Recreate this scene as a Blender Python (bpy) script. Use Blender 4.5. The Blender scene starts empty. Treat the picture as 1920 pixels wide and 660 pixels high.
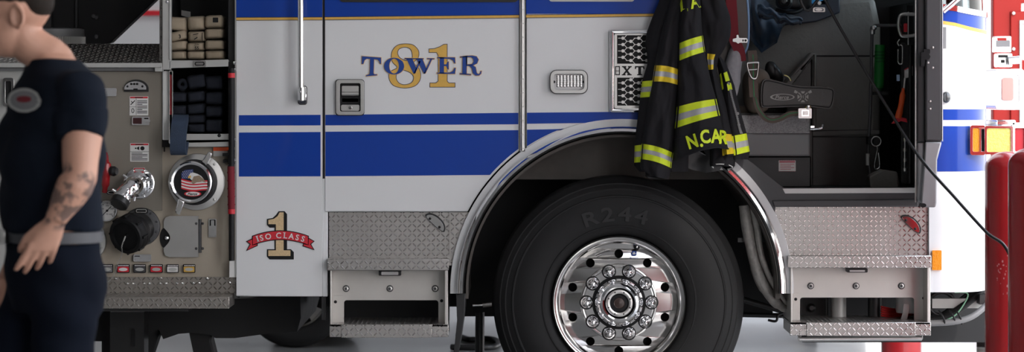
import bpy, bmesh, math, random
from mathutils import Vector, Matrix, noise
from mathutils.geometry import tessellate_polygon
PI = math.pi
R_ = math.radians
random.seed(7)
S = bpy.context.scene
COL = S.collection

# ------------------------------------------------------------------ measures
# the truck's side is the plane Y = 0, seen square on from D metres; 436 px of the photograph are one metre there
K, D, HC = 436.0, 12.0, 1.45
HY = 803 - K * HC
def X(px, Y=0.0): return (px - 960.0) * (D + Y) / (D * K)
def Z(py, Y=0.0): return HC - (py - HY) * (D + Y) / (D * K)
def P(px, py, Y=0.0): return Vector((X(px, Y), Y, Z(py, Y)))
def M1(px, Y=0.0): return px * (D + Y) / (D * K)      # a length

# ------------------------------------------------------------------ materials
def mat(name, col, rough=0.5, metal=0.0, coat=0.0, var=0.06, scale=9.0, bump=0.0, bscale=180.0, emit=0.0, spec=0.5, trans=0.0, rvar=0.08, sheen=0.0):
    m = bpy.data.materials.new(name); m.use_nodes = True
    nt = m.node_tree; N = nt.nodes; L = nt.links
    b = N['Principled BSDF']
    tc = N.new('ShaderNodeTexCoord')
    nz = N.new('ShaderNodeTexNoise'); nz.inputs['Scale'].default_value = scale; nz.inputs['Detail'].default_value = 5
    L.new(tc.outputs['Object'], nz.inputs['Vector'])
    mx = N.new('ShaderNodeMix'); mx.data_type = 'RGBA'
    c = list(col) + [1]
    mx.inputs[6].default_value = [max(0, v * (1 - var)) for v in c[:3]] + [1]
    mx.inputs[7].default_value = [min(1, v * (1 + var)) for v in c[:3]] + [1]
    L.new(nz.outputs['Fac'], mx.inputs[0]); L.new(mx.outputs[2], b.inputs['Base Color'])
    mr = N.new('ShaderNodeMapRange'); mr.inputs[3].default_value = max(0.02, rough - rvar * rough); mr.inputs[4].default_value = min(1, rough + rvar * rough * 2)
    L.new(nz.outputs['Fac'], mr.inputs[0]); L.new(mr.outputs[0], b.inputs['Roughness'])
    b.inputs['Metallic'].default_value = metal
    b.inputs['Coat Weight'].default_value = coat; b.inputs['Coat Roughness'].default_value = 0.04
    b.inputs['Specular IOR Level'].default_value = spec
    b.inputs['Transmission Weight'].default_value = trans
    b.inputs['Sheen Weight'].default_value = sheen
    if emit:
        b.inputs['Emission Color'].default_value = c; b.inputs['Emission Strength'].default_value = emit
    if bump:
        n2 = N.new('ShaderNodeTexNoise'); n2.inputs['Scale'].default_value = bscale; n2.inputs['Detail'].default_value = 4
        L.new(tc.outputs['Object'], n2.inputs['Vector'])
        bp = N.new('ShaderNodeBump'); bp.inputs['Strength'].default_value = bump; bp.inputs['Distance'].default_value = 0.004
        L.new(n2.outputs['Fac'], bp.inputs['Height']); L.new(bp.outputs[0], b.inputs['Normal'])
    return m

def diamond(name, col, rough, cell=0.0205, strength=1.0, metal=1.0, wear=1.35):
    """raised lozenge tread plate: cells of alternating +45/-45 degree bars, as bump"""
    m = mat(name, col, rough, metal, var=0.10, scale=6.0)
    nt = m.node_tree; N = nt.nodes; L = nt.links; b = N['Principled BSDF']
    tc = next(n for n in N if n.type == 'TEX_COORD')
    sp = N.new('ShaderNodeSeparateXYZ'); L.new(tc.outputs['Object'], sp.inputs[0])
    def mth(op, a, b_=None, c=None):
        n = N.new('ShaderNodeMath'); n.operation = op
        for i, v in enumerate((a, b_, c)):
            if v is None: continue
            if isinstance(v, (int, float)): n.inputs[i].default_value = v
            else: L.new(v, n.inputs[i])
        return n.outputs[0]
    u = mth('DIVIDE', sp.outputs[0], cell)
    v = mth('DIVIDE', mth('ADD', sp.outputs[1], sp.outputs[2]), cell)
    iu = mth('FLOOR', u); iv = mth('FLOOR', v)
    par = mth('ABSOLUTE', mth('MODULO', mth('ADD', iu, iv), 2.0))
    fu = mth('SUBTRACT', mth('SUBTRACT', u, iu), 0.5); fv = mth('SUBTRACT', mth('SUBTRACT', v, iv), 0.5)
    a = mth('MULTIPLY', mth('ADD', fu, fv), 0.7071); c = mth('MULTIPLY', mth('SUBTRACT', fu, fv), 0.7071)
    sgn = par
    # long axis along a when par else along c
    inv = mth('SUBTRACT', 1.0, sgn)
    lo = mth('ADD', mth('MULTIPLY', a, sgn), mth('MULTIPLY', c, inv))
    sh = mth('ADD', mth('MULTIPLY', c, sgn), mth('MULTIPLY', a, inv))
    e = mth('ADD', mth('POWER', mth('ABSOLUTE', mth('DIVIDE', lo, 0.54)), 2.0), mth('POWER', mth('ABSOLUTE', mth('DIVIDE', sh, 0.145)), 2.0))
    h = mth('MAXIMUM', mth('SUBTRACT', 1.0, e), 0.0)
    h = mth('MINIMUM', mth('MULTIPLY', h, 1.6), 1.0)
    # the raised bars are worn smooth, the ground between them is duller
    rr = N.new('ShaderNodeMapRange'); rr.inputs[3].default_value = rough * 1.25; rr.inputs[4].default_value = rough * 0.55; L.new(h, rr.inputs[0]); L.new(rr.outputs[0], b.inputs['Roughness'])
    src = b.inputs['Base Color'].links[0].from_socket; wm = N.new('ShaderNodeMix'); wm.data_type = 'RGBA'
    L.new(h, wm.inputs[0]); L.new(src, wm.inputs[6]); wm.inputs[7].default_value = [min(1, v * wear) for v in col] + [1]; L.new(wm.outputs[2], b.inputs['Base Color'])
    bp = N.new('ShaderNodeBump'); bp.inputs['Strength'].default_value = strength; bp.inputs['Distance'].default_value = 0.0045
    L.new(h, bp.inputs['Height']); L.new(bp.outputs[0], b.inputs['Normal'])
    return m

MT = dict(
 white=mat('white_paint', (0.78, 0.785, 0.79), 0.32, coat=0.6, var=0.015),
 blue=mat('blue_paint', (0.0008, 0.045, 0.34), 0.3, spec=0.35, coat=0.25, var=0.03),
 gold=mat('gold_leaf', (0.72, 0.43, 0.085), 0.45, var=0.15, scale=60),
 tanleaf=mat('speckled_tan_leaf', (0.66, 0.48, 0.27), 0.5, var=0.35, scale=240),
 navy=mat('navy_vinyl', (0.012, 0.016, 0.06), 0.4),
 decalblue=mat('decal_blue', (0.006, 0.05, 0.28), 0.4),
 black=mat('black_paint', (0.006, 0.006, 0.007), 0.5, spec=0.3),
 dkplastic=mat('black_plastic', (0.014, 0.014, 0.015), 0.4, bump=0.1, bscale=300),
 chrome=mat('chrome', (0.88, 0.88, 0.89), 0.07, 1.0, var=0.02),
 alu=mat('brushed_aluminium', (0.66, 0.65, 0.63), 0.33, 1.0, var=0.07, scale=14),
 rim=mat('polished_alloy', (0.60, 0.59, 0.58), 0.17, 1.0, var=0.03, scale=5),
 alupaint=mat('grey_aluminium_trim', (0.5, 0.5, 0.48), 0.45, 0.3, var=0.1),
 stepface=mat('satin_step_aluminium', (0.70, 0.67, 0.63), 0.42, 0.55, var=0.10, scale=10),
 plate=diamond('diamond_plate', (0.50, 0.48, 0.46), 0.30, wear=1.6),
 platedk=diamond('dark_diamond_plate', (0.20, 0.19, 0.18), 0.28, strength=1.0, wear=3.0),
 plateold=diamond('dull_diamond_plate', (0.36, 0.335, 0.305), 0.36),
 taupe=mat('taupe_panel_coating', (0.235, 0.21, 0.175), 0.55, var=0.05, bump=0.12, bscale=420),
 tan=mat('tan_panel_coating', (0.42, 0.365, 0.29), 0.5, var=0.05, bump=0.10, bscale=420),
 red=mat('red_enamel', (0.36, 0.010, 0.014), 0.25, coat=0.5, var=0.12, scale=5),
 brightred=mat('red_door_paint', (0.36, 0.013, 0.008), 0.5, var=0.04, spec=0.3),
 decalred=mat('decal_red', (0.62, 0.02, 0.035), 0.45),
 maroon=mat('maroon_webbing', (0.20, 0.012, 0.022), 0.75, bump=0.3, bscale=500),
 rubber=mat('tyre_rubber', (0.012, 0.012, 0.0125), 0.62, var=0.18, scale=12, bump=0.08, bscale=260, spec=0.3),
 rubber2=mat('worn_rubber', (0.017, 0.017, 0.0175), 0.6, var=0.15, spec=0.4),
 darkgrey=mat('dark_grey_trim', (0.062, 0.062, 0.066), 0.42, var=0.05),
 midgrey=mat('grey_door_edge', (0.33, 0.335, 0.345), 0.36, 0.3, var=0.06),
 liner=mat('wheel_arch_liner', (0.075, 0.065, 0.057), 0.6, var=0.3, scale=18),
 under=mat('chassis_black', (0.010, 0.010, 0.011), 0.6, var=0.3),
 leather=mat('black_vinyl', (0.19, 0.18, 0.168), 0.45, var=0.1, bump=0.55, bscale=70),
 leather2=mat('black_seat_leather', (0.052, 0.048, 0.045), 0.36, var=0.1, bump=0.15, bscale=160),
 crinkle=mat('grey_crinkle_coating', (0.34, 0.34, 0.345), 0.5, var=0.75, scale=170, bump=0.9, bscale=170),
 seatgrey=mat('smooth_grey_coating', (0.21, 0.21, 0.215), 0.42, var=0.06),
 label=mat('white_label', (0.75, 0.74, 0.72), 0.5, var=0.03),
 glass=mat('lens_clear', (0.92, 0.90, 0.90), 0.08, coat=0.6, trans=0.25, var=0.02),
 darkglass=mat('dark_window_glass', (0.02, 0.022, 0.025), 0.04, coat=1.0, var=0.02),
 amber=mat('amber_lens', (0.95, 0.30, 0.012), 0.15, coat=0.8, var=0.12, scale=90, bump=0.5, bscale=140),
 clearamber=mat('pale_amber_lens', (0.95, 0.66, 0.16), 0.12, coat=0.8, var=0.3, scale=70, bump=0.6, bscale=130),
 cloth=mat('black_turnout_cloth', (0.016, 0.0155, 0.018), 0.85, var=0.25, scale=70, bump=0.45, bscale=520, spec=0.25),
 lime=mat('lime_reflective_tape', (0.66, 0.80, 0.02), 0.55, var=0.10, scale=60, bump=0.2, bscale=600),
 orangetape=mat('worn_yellow_tape', (0.78, 0.56, 0.02), 0.6, var=0.30, scale=45, bump=0.2, bscale=600),
 silvertape=mat('silver_reflective_tape', (0.42, 0.42, 0.44), 0.5, 0.2, var=0.14, scale=60),
 tanhose=mat('tan_hose_jacket', (0.33, 0.27, 0.195), 0.85, var=0.22, scale=26, bump=0.5, bscale=420),
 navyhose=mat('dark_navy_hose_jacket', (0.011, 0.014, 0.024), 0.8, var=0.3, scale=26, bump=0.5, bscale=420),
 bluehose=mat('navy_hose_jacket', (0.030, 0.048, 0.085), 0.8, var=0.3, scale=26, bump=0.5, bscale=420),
 jacket=mat('navy_jacket_cloth', (0.014, 0.042, 0.085), 0.7, var=0.2, bump=0.25, bscale=300, sheen=0.2),
 green=mat('green_plastic', (0.01, 0.20, 0.03), 0.4),
 orange=mat('orange_plastic', (0.75, 0.10, 0.02), 0.4),
 skin=mat('skin', (0.50, 0.27, 0.19), 0.5, var=0.10, scale=25, bump=0.08, bscale=260),
 hair=mat('dark_hair', (0.016, 0.011, 0.008), 0.7, var=0.3, scale=90, bump=0.6, bscale=260, spec=0.2),
 shirt=mat('navy_tee_cloth', (0.006, 0.009, 0.016), 0.9, var=0.15, bump=0.2, bscale=400, spec=0.12),
 trousers=mat('dark_navy_trouser_cloth', (0.005, 0.007, 0.013), 0.9, var=0.2, bump=0.2, bscale=400, spec=0.08),
 belt=mat('black_leather_belt', (0.02, 0.018, 0.016), 0.45),
 white2=mat('white_plastic', (0.8, 0.8, 0.78), 0.4),
 concrete=mat('outside_concrete', (0.50, 0.48, 0.45), 0.85, var=0.15, scale=2.5, bump=0.3, bscale=40),
 wallpaint=mat('pale_wall_paint', (0.66, 0.67, 0.69), 0.6, var=0.03, scale=2),
 ceil=mat('ceiling_paint', (0.62, 0.62, 0.62), 0.8, var=0.04, scale=2),
 lamp=mat('added_lamp_diffuser', (1.0, 0.97, 0.93), 0.5, emit=0.12, var=0.0),  # glow of the added, unseen ceiling strips, in three strengths
 lamp3=mat('added_neutral_lamp_diffuser', (1.0, 0.97, 0.93), 0.5, emit=1.3, var=0.0),
 lamp2=mat('added_bright_lamp_diffuser', (1.0, 0.97, 0.93), 0.5, emit=6.0, var=0.0),
 beige=mat('beige_backrest_cloth', (0.19, 0.155, 0.12), 0.7, var=0.2),
 greycloth=mat('grey_foam_cloth', (0.34, 0.34, 0.36), 0.8, var=0.2, scale=60, bump=0.4, bscale=90),
 dkcloth=mat('charcoal_backrest', (0.15, 0.14, 0.13), 0.7, var=0.15, bump=0.2, bscale=200),
 silverpipe=mat('silver_wrapped_hose', (0.42, 0.40, 0.37), 0.45, 0.3, var=0.4, scale=40, bump=0.7, bscale=90),
 redwire=mat('red_wire', (0.65, 0.03, 0.03), 0.4),
 flagblue=mat('flag_blue', (0.03, 0.05, 0.18), 0.5),
 eagle=mat('brown_feathers', (0.30, 0.22, 0.15), 0.6, var=0.4, scale=160),
)
def floor_mat():
    m = mat('sealed_grey_concrete', (0.34, 0.34, 0.335), 0.28, var=0.14, scale=1.7, bump=0.05, bscale=30, coat=0.3)
    return m
MT['floor'] = floor_mat()
def tint_glass():
    m = bpy.data.materials.new('tinted_screen_glass'); m.use_nodes = True; nt = m.node_tree; N = nt.nodes; L = nt.links
    N.remove(N['Principled BSDF']); out = N['Material Output']
    tr = N.new('ShaderNodeBsdfTransparent'); tr.inputs[0].default_value = (.62, .68, .70, 1); gl = N.new('ShaderNodeBsdfGlossy'); gl.inputs[1].default_value = .02
    fr = N.new('ShaderNodeFresnel'); fr.inputs[0].default_value = 1.5; mx = N.new('ShaderNodeMixShader')
    L.new(fr.outputs[0], mx.inputs[0]); L.new(tr.outputs[0], mx.inputs[1]); L.new(gl.outputs[0], mx.inputs[2]); L.new(mx.outputs[0], out.inputs[0]); return m
MT['tintglass'] = tint_glass()

# ------------------------------------------------------------------ mesh builder
def catmull(pts, n=6, closed=False):
    pts = [Vector(p) for p in pts]; out = []
    m = len(pts)
    rng = m if closed else m - 1
    for i in range(rng):
        if closed: p0, p1, p2, p3 = pts[(i - 1) % m], pts[i], pts[(i + 1) % m], pts[(i + 2) % m]
        else: p0, p1, p2, p3 = pts[max(0, i - 1)], pts[i], pts[i + 1], pts[min(m - 1, i + 2)]
        for k in range(n):
            t = k / n
            out.append(0.5 * ((2 * p1) + (p2 - p0) * t + (2 * p0 - 5 * p1 + 4 * p2 - p3) * t * t + (3 * p1 - p0 - 3 * p2 + p3) * t ** 3))
    if not closed: out.append(pts[-1])
    return out

def rrect(x0, y0, x1, y1, r, n=5):
    if x1 < x0: x0, x1 = x1, x0
    if y1 < y0: y0, y1 = y1, y0
    r = min(r, (x1 - x0) / 2, (y1 - y0) / 2); out = []
    for cx, cy, a0 in ((x1 - r, y1 - r, 0), (x0 + r, y1 - r, 90), (x0 + r, y0 + r, 180), (x1 - r, y0 + r, 270)):
        for k in range(n + 1):
            a = R_(a0 + 90 * k / n); out.append((cx + r * math.cos(a), cy + r * math.sin(a)))
    return out
def rect(x0, y0, x1, y1): return [(x0, y0), (x1, y0), (x1, y1), (x0, y1)]
def ell(cx, cy, rx, ry=None, n=32, rot=0.0):
    ry = rx if ry is None else ry; c, s = math.cos(rot), math.sin(rot); o = []
    for k in range(n):
        a = 2 * PI * k / n; x, y = rx * math.cos(a), ry * math.sin(a)
        o.append((cx + x * c - y * s, cy + x * s + y * c))
    return o
def offset_poly(pts, d):
    """grow a closed outline by d (any winding)"""
    n = len(pts); A = sum(pts[i][0] * pts[(i + 1) % n][1] - pts[(i + 1) % n][0] * pts[i][1] for i in range(n))
    sg = 1 if A > 0 else -1; out = []
    for i in range(n):
        p0, p1, p2 = Vector(pts[i - 1][:2]), Vector(pts[i][:2]), Vector(pts[(i + 1) % n][:2])
        e1, e2 = (p1 - p0), (p2 - p1)
        if e1.length < 1e-9 or e2.length < 1e-9: out.append(tuple(p1)); continue
        e1.normalize(); e2.normalize()
        n1, n2 = Vector((e1.y, -e1.x)) * sg, Vector((e2.y, -e2.x)) * sg
        nn = n1 + n2
        if nn.length < 1e-6: nn = n1.copy()
        nn.normalize(); k = max(0.45, nn.dot(n1))
        q = p1 + nn * (d / k); out.append((q.x, q.y))
    return out

class MB:
    def __init__(s): s.v = []; s.f = []; s.m = []; s.mi = 0
    def add(s, vs, fs):
        b = len(s.v); s.v += [tuple(v) for v in vs]
        for f in fs: s.f.append(tuple(i + b for i in f)); s.m.append(s.mi)
        return s
    def mat(s, i): s.mi = i; return s
    def box(s, x0, x1, y0, y1, z0, z1):
        v = [(x, y, z) for x in (x0, x1) for y in (y0, y1) for z in (z0, z1)]
        return s.add(v, [(0, 1, 3, 2), (4, 6, 7, 5), (0, 4, 5, 1), (2, 3, 7, 6), (0, 2, 6, 4), (1, 5, 7, 3)])
    def pbox(s, px0, py0, px1, py1, Y0, Y1):
        """box whose front face fills a rectangle measured on the photograph at depth Y0"""
        return s.box(X(px0, Y0), X(px1, Y0), Y0, Y1, Z(py1, Y0), Z(py0, Y0))
    def prism(s, loops, y0, y1, front_only=False):
        """loops: outline then holes, in (x, z); extruded from y0 (front) to y1"""
        loops = [[(float(p[0]), float(p[1])) for p in l] for l in loops]
        tri = tessellate_polygon([[Vector((p[0], p[1], 0)) for p in l] for l in loops])
        flat = [p for l in loops for p in l]; n = len(flat)
        vs = [(p[0], y0, p[1]) for p in flat]; fs = [tuple(t) for t in tri]
        if not front_only:
            vs += [(p[0], y1, p[1]) for p in flat]
            fs += [tuple(i + n for i in reversed(t)) for t in tri]
            b = 0
            for l in loops:
                m = len(l)
                for i in range(m): fs.append((b + i, b + (i + 1) % m, b + (i + 1) % m + n, b + i + n))
                b += m
        return s.add(vs, fs)
    def pp(s, loops, Y0, th=0.004):
        """prism from outlines measured on the photograph, front at depth Y0"""
        if not isinstance(loops[0], list): loops = [loops]
        return s.prism([[(X(p[0], Y0), Z(p[1], Y0)) for p in l] for l in loops], Y0, Y0 + th)
    def lathe(s, prof, o=(0, 0, 0), axis=(0, -1, 0), seg=48, arc=None, sx=1.0, sy=1.0):
        """prof: (radius, height along axis)"""
        o = Vector(o); a = Vector(axis).normalized()
        t = Vector((0, 0, 1)) if abs(a.z) < 0.9 else Vector((1, 0, 0))
        u = a.cross(t).normalized(); w = a.cross(u).normalized()
        vs = []; fs = []; n = len(prof)
        full = arc is None
        for k in range(seg if full else seg + 1):
            an = 2 * PI * k / seg if full else arc[0] + (arc[1] - arc[0]) * k / seg
            for r, h in prof: vs.append(o + a * h + u * (r * math.cos(an) * sx) + w * (r * math.sin(an) * sy))
        kk = seg
        for k in range(kk):
            k2 = (k + 1) % seg if full else k + 1
            for i in range(n - 1): fs.append((k * n + i, k2 * n + i, k2 * n + i + 1, k * n + i + 1))
        return s.add(vs, fs)
    def tube(s, pts, r, seg=10, closed=False, cap=True, smooth=0, flat=None):
        pts = [Vector(p) for p in pts]
        if smooth: pts = catmull(pts, smooth, closed)
        n = len(pts); rs = r if isinstance(r, (list, tuple)) else [r] * n
        if len(rs) != n: rs = [rs[min(len(rs) - 1, int(i * (len(rs) - 1) / max(1, n - 1) + 0.5))] for i in range(n)]
        vs = []; fs = []
        tprev = None; u = None
        for i in range(n):
            if closed: t = pts[(i + 1) % n] - pts[i - 1]
            else: t = pts[min(n - 1, i + 1)] - pts[max(0, i - 1)]
            if t.length < 1e-9: t = tprev or Vector((0, 0, 1))
            t.normalize()
            if u is None:
                ref = Vector((0, 1, 0)) if abs(t.y) < 0.9 else Vector((1, 0, 0))
                u = t.cross(ref).normalized()
            else:
                u = u - t * u.dot(t)
                u = u.normalized() if u.length > 1e-6 else t.orthogonal().normalized()
            w = t.cross(u); tprev = t.copy()
            fl = flat if flat else 1.0
            for k in range(seg):
                a = 2 * PI * k / seg
                vs.append(pts[i] + (u * math.cos(a) + w * math.sin(a) * fl) * rs[i])
        for i in range(n if closed else n - 1):
            j = (i + 1) % n
            for k in range(seg): fs.append((i * seg + k, i * seg + (k + 1) % seg, j * seg + (k + 1) % seg, j * seg + k))
        if cap and not closed:
            fs.append(tuple(range(seg))); fs.append(tuple((n - 1) * seg + k for k in reversed(range(seg))))
        return s.add(vs, fs)
    def cyl(s, p0, p1, r, seg=20, r2=None):
        return s.tube([p0, p1], [r, r if r2 is None else r2], seg)
    def ribbon(s, pts, w, t, wdir=None, smooth=6):
        """flat strap along pts, width w along wdir (x-z plane by default), thickness t along Y"""
        pts = catmull(pts, smooth) if smooth else [Vector(p) for p in pts]
        vs = []; fs = []; n = len(pts)
        for i in range(n):
            tg = (pts[min(n - 1, i + 1)] - pts[max(0, i - 1)]).normalized()
            side = Vector(wdir) if wdir else tg.cross(Vector((0, 1, 0)))
            side.normalize(); nn = side.cross(tg).normalized()
            for a, b in ((-1, -1), (1, -1), (1, 1), (-1, 1)): vs.append(pts[i] + side * (w / 2 * a) + nn * (t / 2 * b))
        for i in range(n - 1):
            for k in range(4): fs.append((i * 4 + k, i * 4 + (k + 1) % 4, i * 4 + 4 + (k + 1) % 4, i * 4 + 4 + k))
        fs += [(3, 2, 1, 0), tuple((n - 1) * 4 + k for k in range(4))]
        return s.add(vs, fs)
    def loft(s, rings, cap=True, closed=True):
        n = len(rings[0]); vs = [p for r in rings for p in r]; fs = []
        for i in range(len(rings) - 1):
            for k in range(n if closed else n - 1):
                k2 = (k + 1) % n; fs.append((i * n + k, i * n + k2, (i + 1) * n + k2, (i + 1) * n + k))
        if cap and closed:
            fs.append(tuple(reversed(range(n)))); fs.append(tuple((len(rings) - 1) * n + k for k in range(n)))
        return s.add(vs, fs)
    def pillow(s, c, h, e=0.45, nu=28, nv=18, amp=0.0, fr=9.0, seed=0, rot=None):
        """super-ellipsoid half sizes h, lumpy by amp"""
        def sp(v, p): return math.copysign(abs(v) ** p, v)
        c = Vector(c); vs = []; fs = []
        for j in range(nv + 1):
            ph = -PI / 2 + PI * j / nv
            for i in range(nu):
                th = 2 * PI * i / nu
                p = Vector((h[0] * sp(math.cos(ph), e) * sp(math.cos(th), e), h[1] * sp(math.cos(ph), e) * sp(math.sin(th), e), h[2] * sp(math.sin(ph), e)))
                if amp:
                    q = Vector((p.x * fr + seed * 3.1, p.y * fr + seed, p.z * fr - seed * 1.7))
                    p += p.normalized() * noise.noise(q) * amp
                if rot is not None: p = rot @ p
                vs.append(c + p)
        for j in range(nv):
            for i in range(nu): fs.append((j * nu + i, j * nu + (i + 1) % nu, (j + 1) * nu + (i + 1) % nu, (j + 1) * nu + i))
        return s.add(vs, fs)
    def sheet(s, fn, nu, nv, th=0.003, dirv=(0, 1, 0)):
        dv = Vector(dirv) * th; a = []; fs = []
        for j in range(nv + 1):
            for i in range(nu + 1): a.append(Vector(fn(i / nu, j / nv)))
        n = len(a); w = nu + 1
        for j in range(nv):
            for i in range(nu):
                q = (j * w + i, j * w + i + 1, (j + 1) * w + i + 1, (j + 1) * w + i); fs.append(q); fs.append(tuple(k + n for k in reversed(q)))
        bd = list(range(w)) + [j * w + nu for j in range(1, nv + 1)] + [nv * w + i for i in range(nu - 1, -1, -1)] + [j * w for j in range(nv - 1, 0, -1)]
        for i in range(len(bd)):
            p, q = bd[i], bd[(i + 1) % len(bd)]; fs.append((p, q, q + n, p + n))
        return s.add(a + [p + dv for p in a], fs)
    def build(s, name, mats, parent=None, label=None, bevel=0.0, angle=38, base=False, fixn=True, seg=2):
        me = bpy.data.meshes.new(name)
        vs = s.v; org = Vector((0, 0, 0))
        if base:
            xs = [v[0] for v in vs]; ys = [v[1] for v in vs]; zs = [v[2] for v in vs]
            org = Vector(((min(xs) + max(xs)) / 2, (min(ys) + max(ys)) / 2, min(zs)))
            vs = [(v[0] - org.x, v[1] - org.y, v[2] - org.z) for v in vs]
        me.from_pydata(vs, [], s.f)
        if not isinstance(mats, (list, tuple)): mats = [mats]
        for m in mats: me.materials.append(MT[m] if isinstance(m, str) else m)
        me.polygons.foreach_set('material_index', s.m)
        me.polygons.foreach_set('use_smooth', [True] * len(s.f))
        if fixn:
            bm = bmesh.new(); bm.from_mesh(me); bmesh.ops.recalc_face_normals(bm, faces=bm.faces); bm.to_mesh(me); bm.free()
        me.set_sharp_from_angle(angle=R_(angle))
        me.update()
        o = bpy.data.objects.new(name, me); COL.objects.link(o); o.location = org
        if parent is not None:
            o.parent = parent
            o.matrix_parent_inverse = Matrix.Translation(-abs_loc(parent))
        if bevel:
            b = o.modifiers.new('Bevel', 'BEVEL'); b.width = bevel; b.segments = seg; b.limit_method = 'ANGLE'; b.angle_limit = R_(40)
        if label: o['label'] = label
        return o

def abs_loc(o):
    """where an unrotated object's own origin stands"""
    if o.parent is None: return o.location.copy()
    return abs_loc(o.parent) + o.matrix_parent_inverse.to_translation() + o.location
def tag(o, label, cat, group=None, kind=None):
    o['label'] = label; o['category'] = cat
    if group: o['group'] = group
    if kind: o['kind'] = kind
    return o
def thing(name, label, cat, loc=(0, 0, 0), group=None):
    o = bpy.data.objects.new(name, None); COL.objects.link(o); o.location = loc; o.empty_display_size = 0.1
    return tag(o, label, cat, group)
def struct(o): o['kind'] = 'structure'; return o
def copy_tree(o, parent=None, offset=None):
    c = o.copy(); COL.objects.link(c)
    if parent is not None: c.parent = parent
    elif offset is not None: c.location = o.location + Vector(offset)
    for ch in list(o.children): copy_tree(ch, c)
    return c

_TX = {}
def text2d(txt, bold=0.0):
    """outline mesh of a word in Blender's own built-in typeface: (verts, faces), cap height 1, centred"""
    k = (txt, bold)
    if k in _TX: return _TX[k]
    cu = bpy.data.curves.new('t', 'FONT'); cu.body = txt; cu.align_x = 'LEFT'; cu.offset = bold; cu.resolution_u = 3
    ob = bpy.data.objects.new('t', cu); COL.objects.link(ob)
    dg = bpy.context.evaluated_depsgraph_get(); me = bpy.data.meshes.new_from_object(ob.evaluated_get(dg))
    vs = [(v.co.x, v.co.y) for v in me.vertices]; fs = [tuple(p.vertices) for p in me.polygons]
    bpy.data.objects.remove(ob); bpy.data.curves.remove(cu); bpy.data.meshes.remove(me)
    x0 = min(v[0] for v in vs); x1 = max(v[0] for v in vs)
    cap = 0.729
    vs = [((v[0] - (x0 + x1) / 2) / cap, v[1] / cap - 0.5) for v in vs]
    _TX[k] = (vs, fs); return _TX[k]
def put_text(mb, txt, px, py, hpx, fn, rot=0.0, sx=1.0, bold=0.0, shear=0.0):
    """lay a word centred at photograph point (px, py), capital height hpx, on the surface fn(px, py) -> point"""
    vs, fs = text2d(txt, bold); c, s_ = math.cos(R_(rot)), math.sin(R_(rot)); out = []
    for x, y in vs:
        x = (x * sx + y * shear) * hpx; y = y * hpx
        out.append(fn(px + x * c - y * s_, py - (x * s_ + y * c)))
    mb.add(out, fs); return mb
def at(Y): return lambda px, py: P(px, py, Y)
# ------------------------------------------------------------------ the bay
DX = 2.2           # the row of bay doors, on the right
mb = MB(); mb.box(-14, DX, -17, 8.6, -0.2, 0); struct(mb.build('floor', 'floor'))
mb = MB(); mb.box(DX, 40, -45, 40, -0.25, -0.02); struct(mb.build('ground', 'concrete'))
mb = MB(); mb.prism([[(-14, 0), (DX, 0), (DX, 5.6), (-14, 5.6)], [(0.5, 1.9), (1.7, 1.9), (1.7, 3.4), (0.5, 3.4)]], 8.3, 8.6)  # window opening added to bring daylight in behind the cab
wb = struct(mb.build('wall_back', 'wallpaint'))
mb = MB()
for k in range(3): mb.box(.5 + k * .6 - .03, .5 + k * .6 + .03, 8.38, 8.5, 1.9, 3.4)
for zz in (1.9, 3.34): mb.box(.5, 1.7, 8.4, 8.48, zz, zz + .06)
struct(mb.build('added_window_1', 'alupaint'))  # frame of the added window
mb = MB(); mb.box(-14, 0.45, 8.27, 8.3, Z(29, 8.27), Z(20, 8.27)); mb.box(1.75, DX, 8.27, 8.3, Z(29, 8.27), Z(20, 8.27)); struct(mb.build('trim_1', 'decalred'))
mb = MB(); mb.box(-14.3, -14, -17, 8.6, 0, 5.6); struct(mb.build('wall_left', 'wallpaint'))
mb = MB(); mb.box(-14, DX, -17.3, -17, 0, 5.6); struct(mb.build('wall_front', mat('grey_block_wall', (.55, .55, .56), .7)))
mb = MB()
for y0, y1 in ((-17, -13), (3.32, 3.55), (8.1, 8.6)): mb.box(DX, DX + 0.35, y0, y1, 0, 4.3)
mb.box(DX, DX + 0.35, -17, 8.6, 4.3, 5.6)
struct(mb.build('wall_right', 'wallpaint'))
mb = MB(); mb.box(DX, DX + 0.35, -3.4, -2.05, 0, 4.3); struct(mb.build('red_tint_column_1', 'brightred'))  # jamb out of view, made red to tint reflections on the steps
mb = MB(); mb.box(DX, DX + 0.35, -8.4, -7.2, 0, 4.3); struct(mb.build('red_tint_column_2', 'brightred'))  # second unseen column, added for its red reflection
mb = MB(); mb.box(-14.3, DX + 0.35, -17.3, 8.6, 5.6, 5.8); struct(mb.build('ceiling', 'ceil'))
# sectional doors with window rows in the wall opposite
for k, xc in enumerate((-11.0, -6.4, -1.8)):
    mb = MB(); mb.prism([rect(xc - 1.9, 0.02, xc + 1.9, 3.9)] + [rect(xc - 1.7 + j * 1.16, zz, xc - 1.7 + j * 1.16 + .98, zz + .5)[::-1] for j in range(3) for zz in (1.25, 2.05)], -17.0, -16.9)
    o = struct(mb.build(f'door_{k + 2}', 'alupaint', bevel=.006))
    mb = MB(); mb.box(xc - 1.8, xc + 1.8, -16.98, -16.97, 1.2, 2.6); mb.build('pane', 'darkglass', o)
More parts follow.
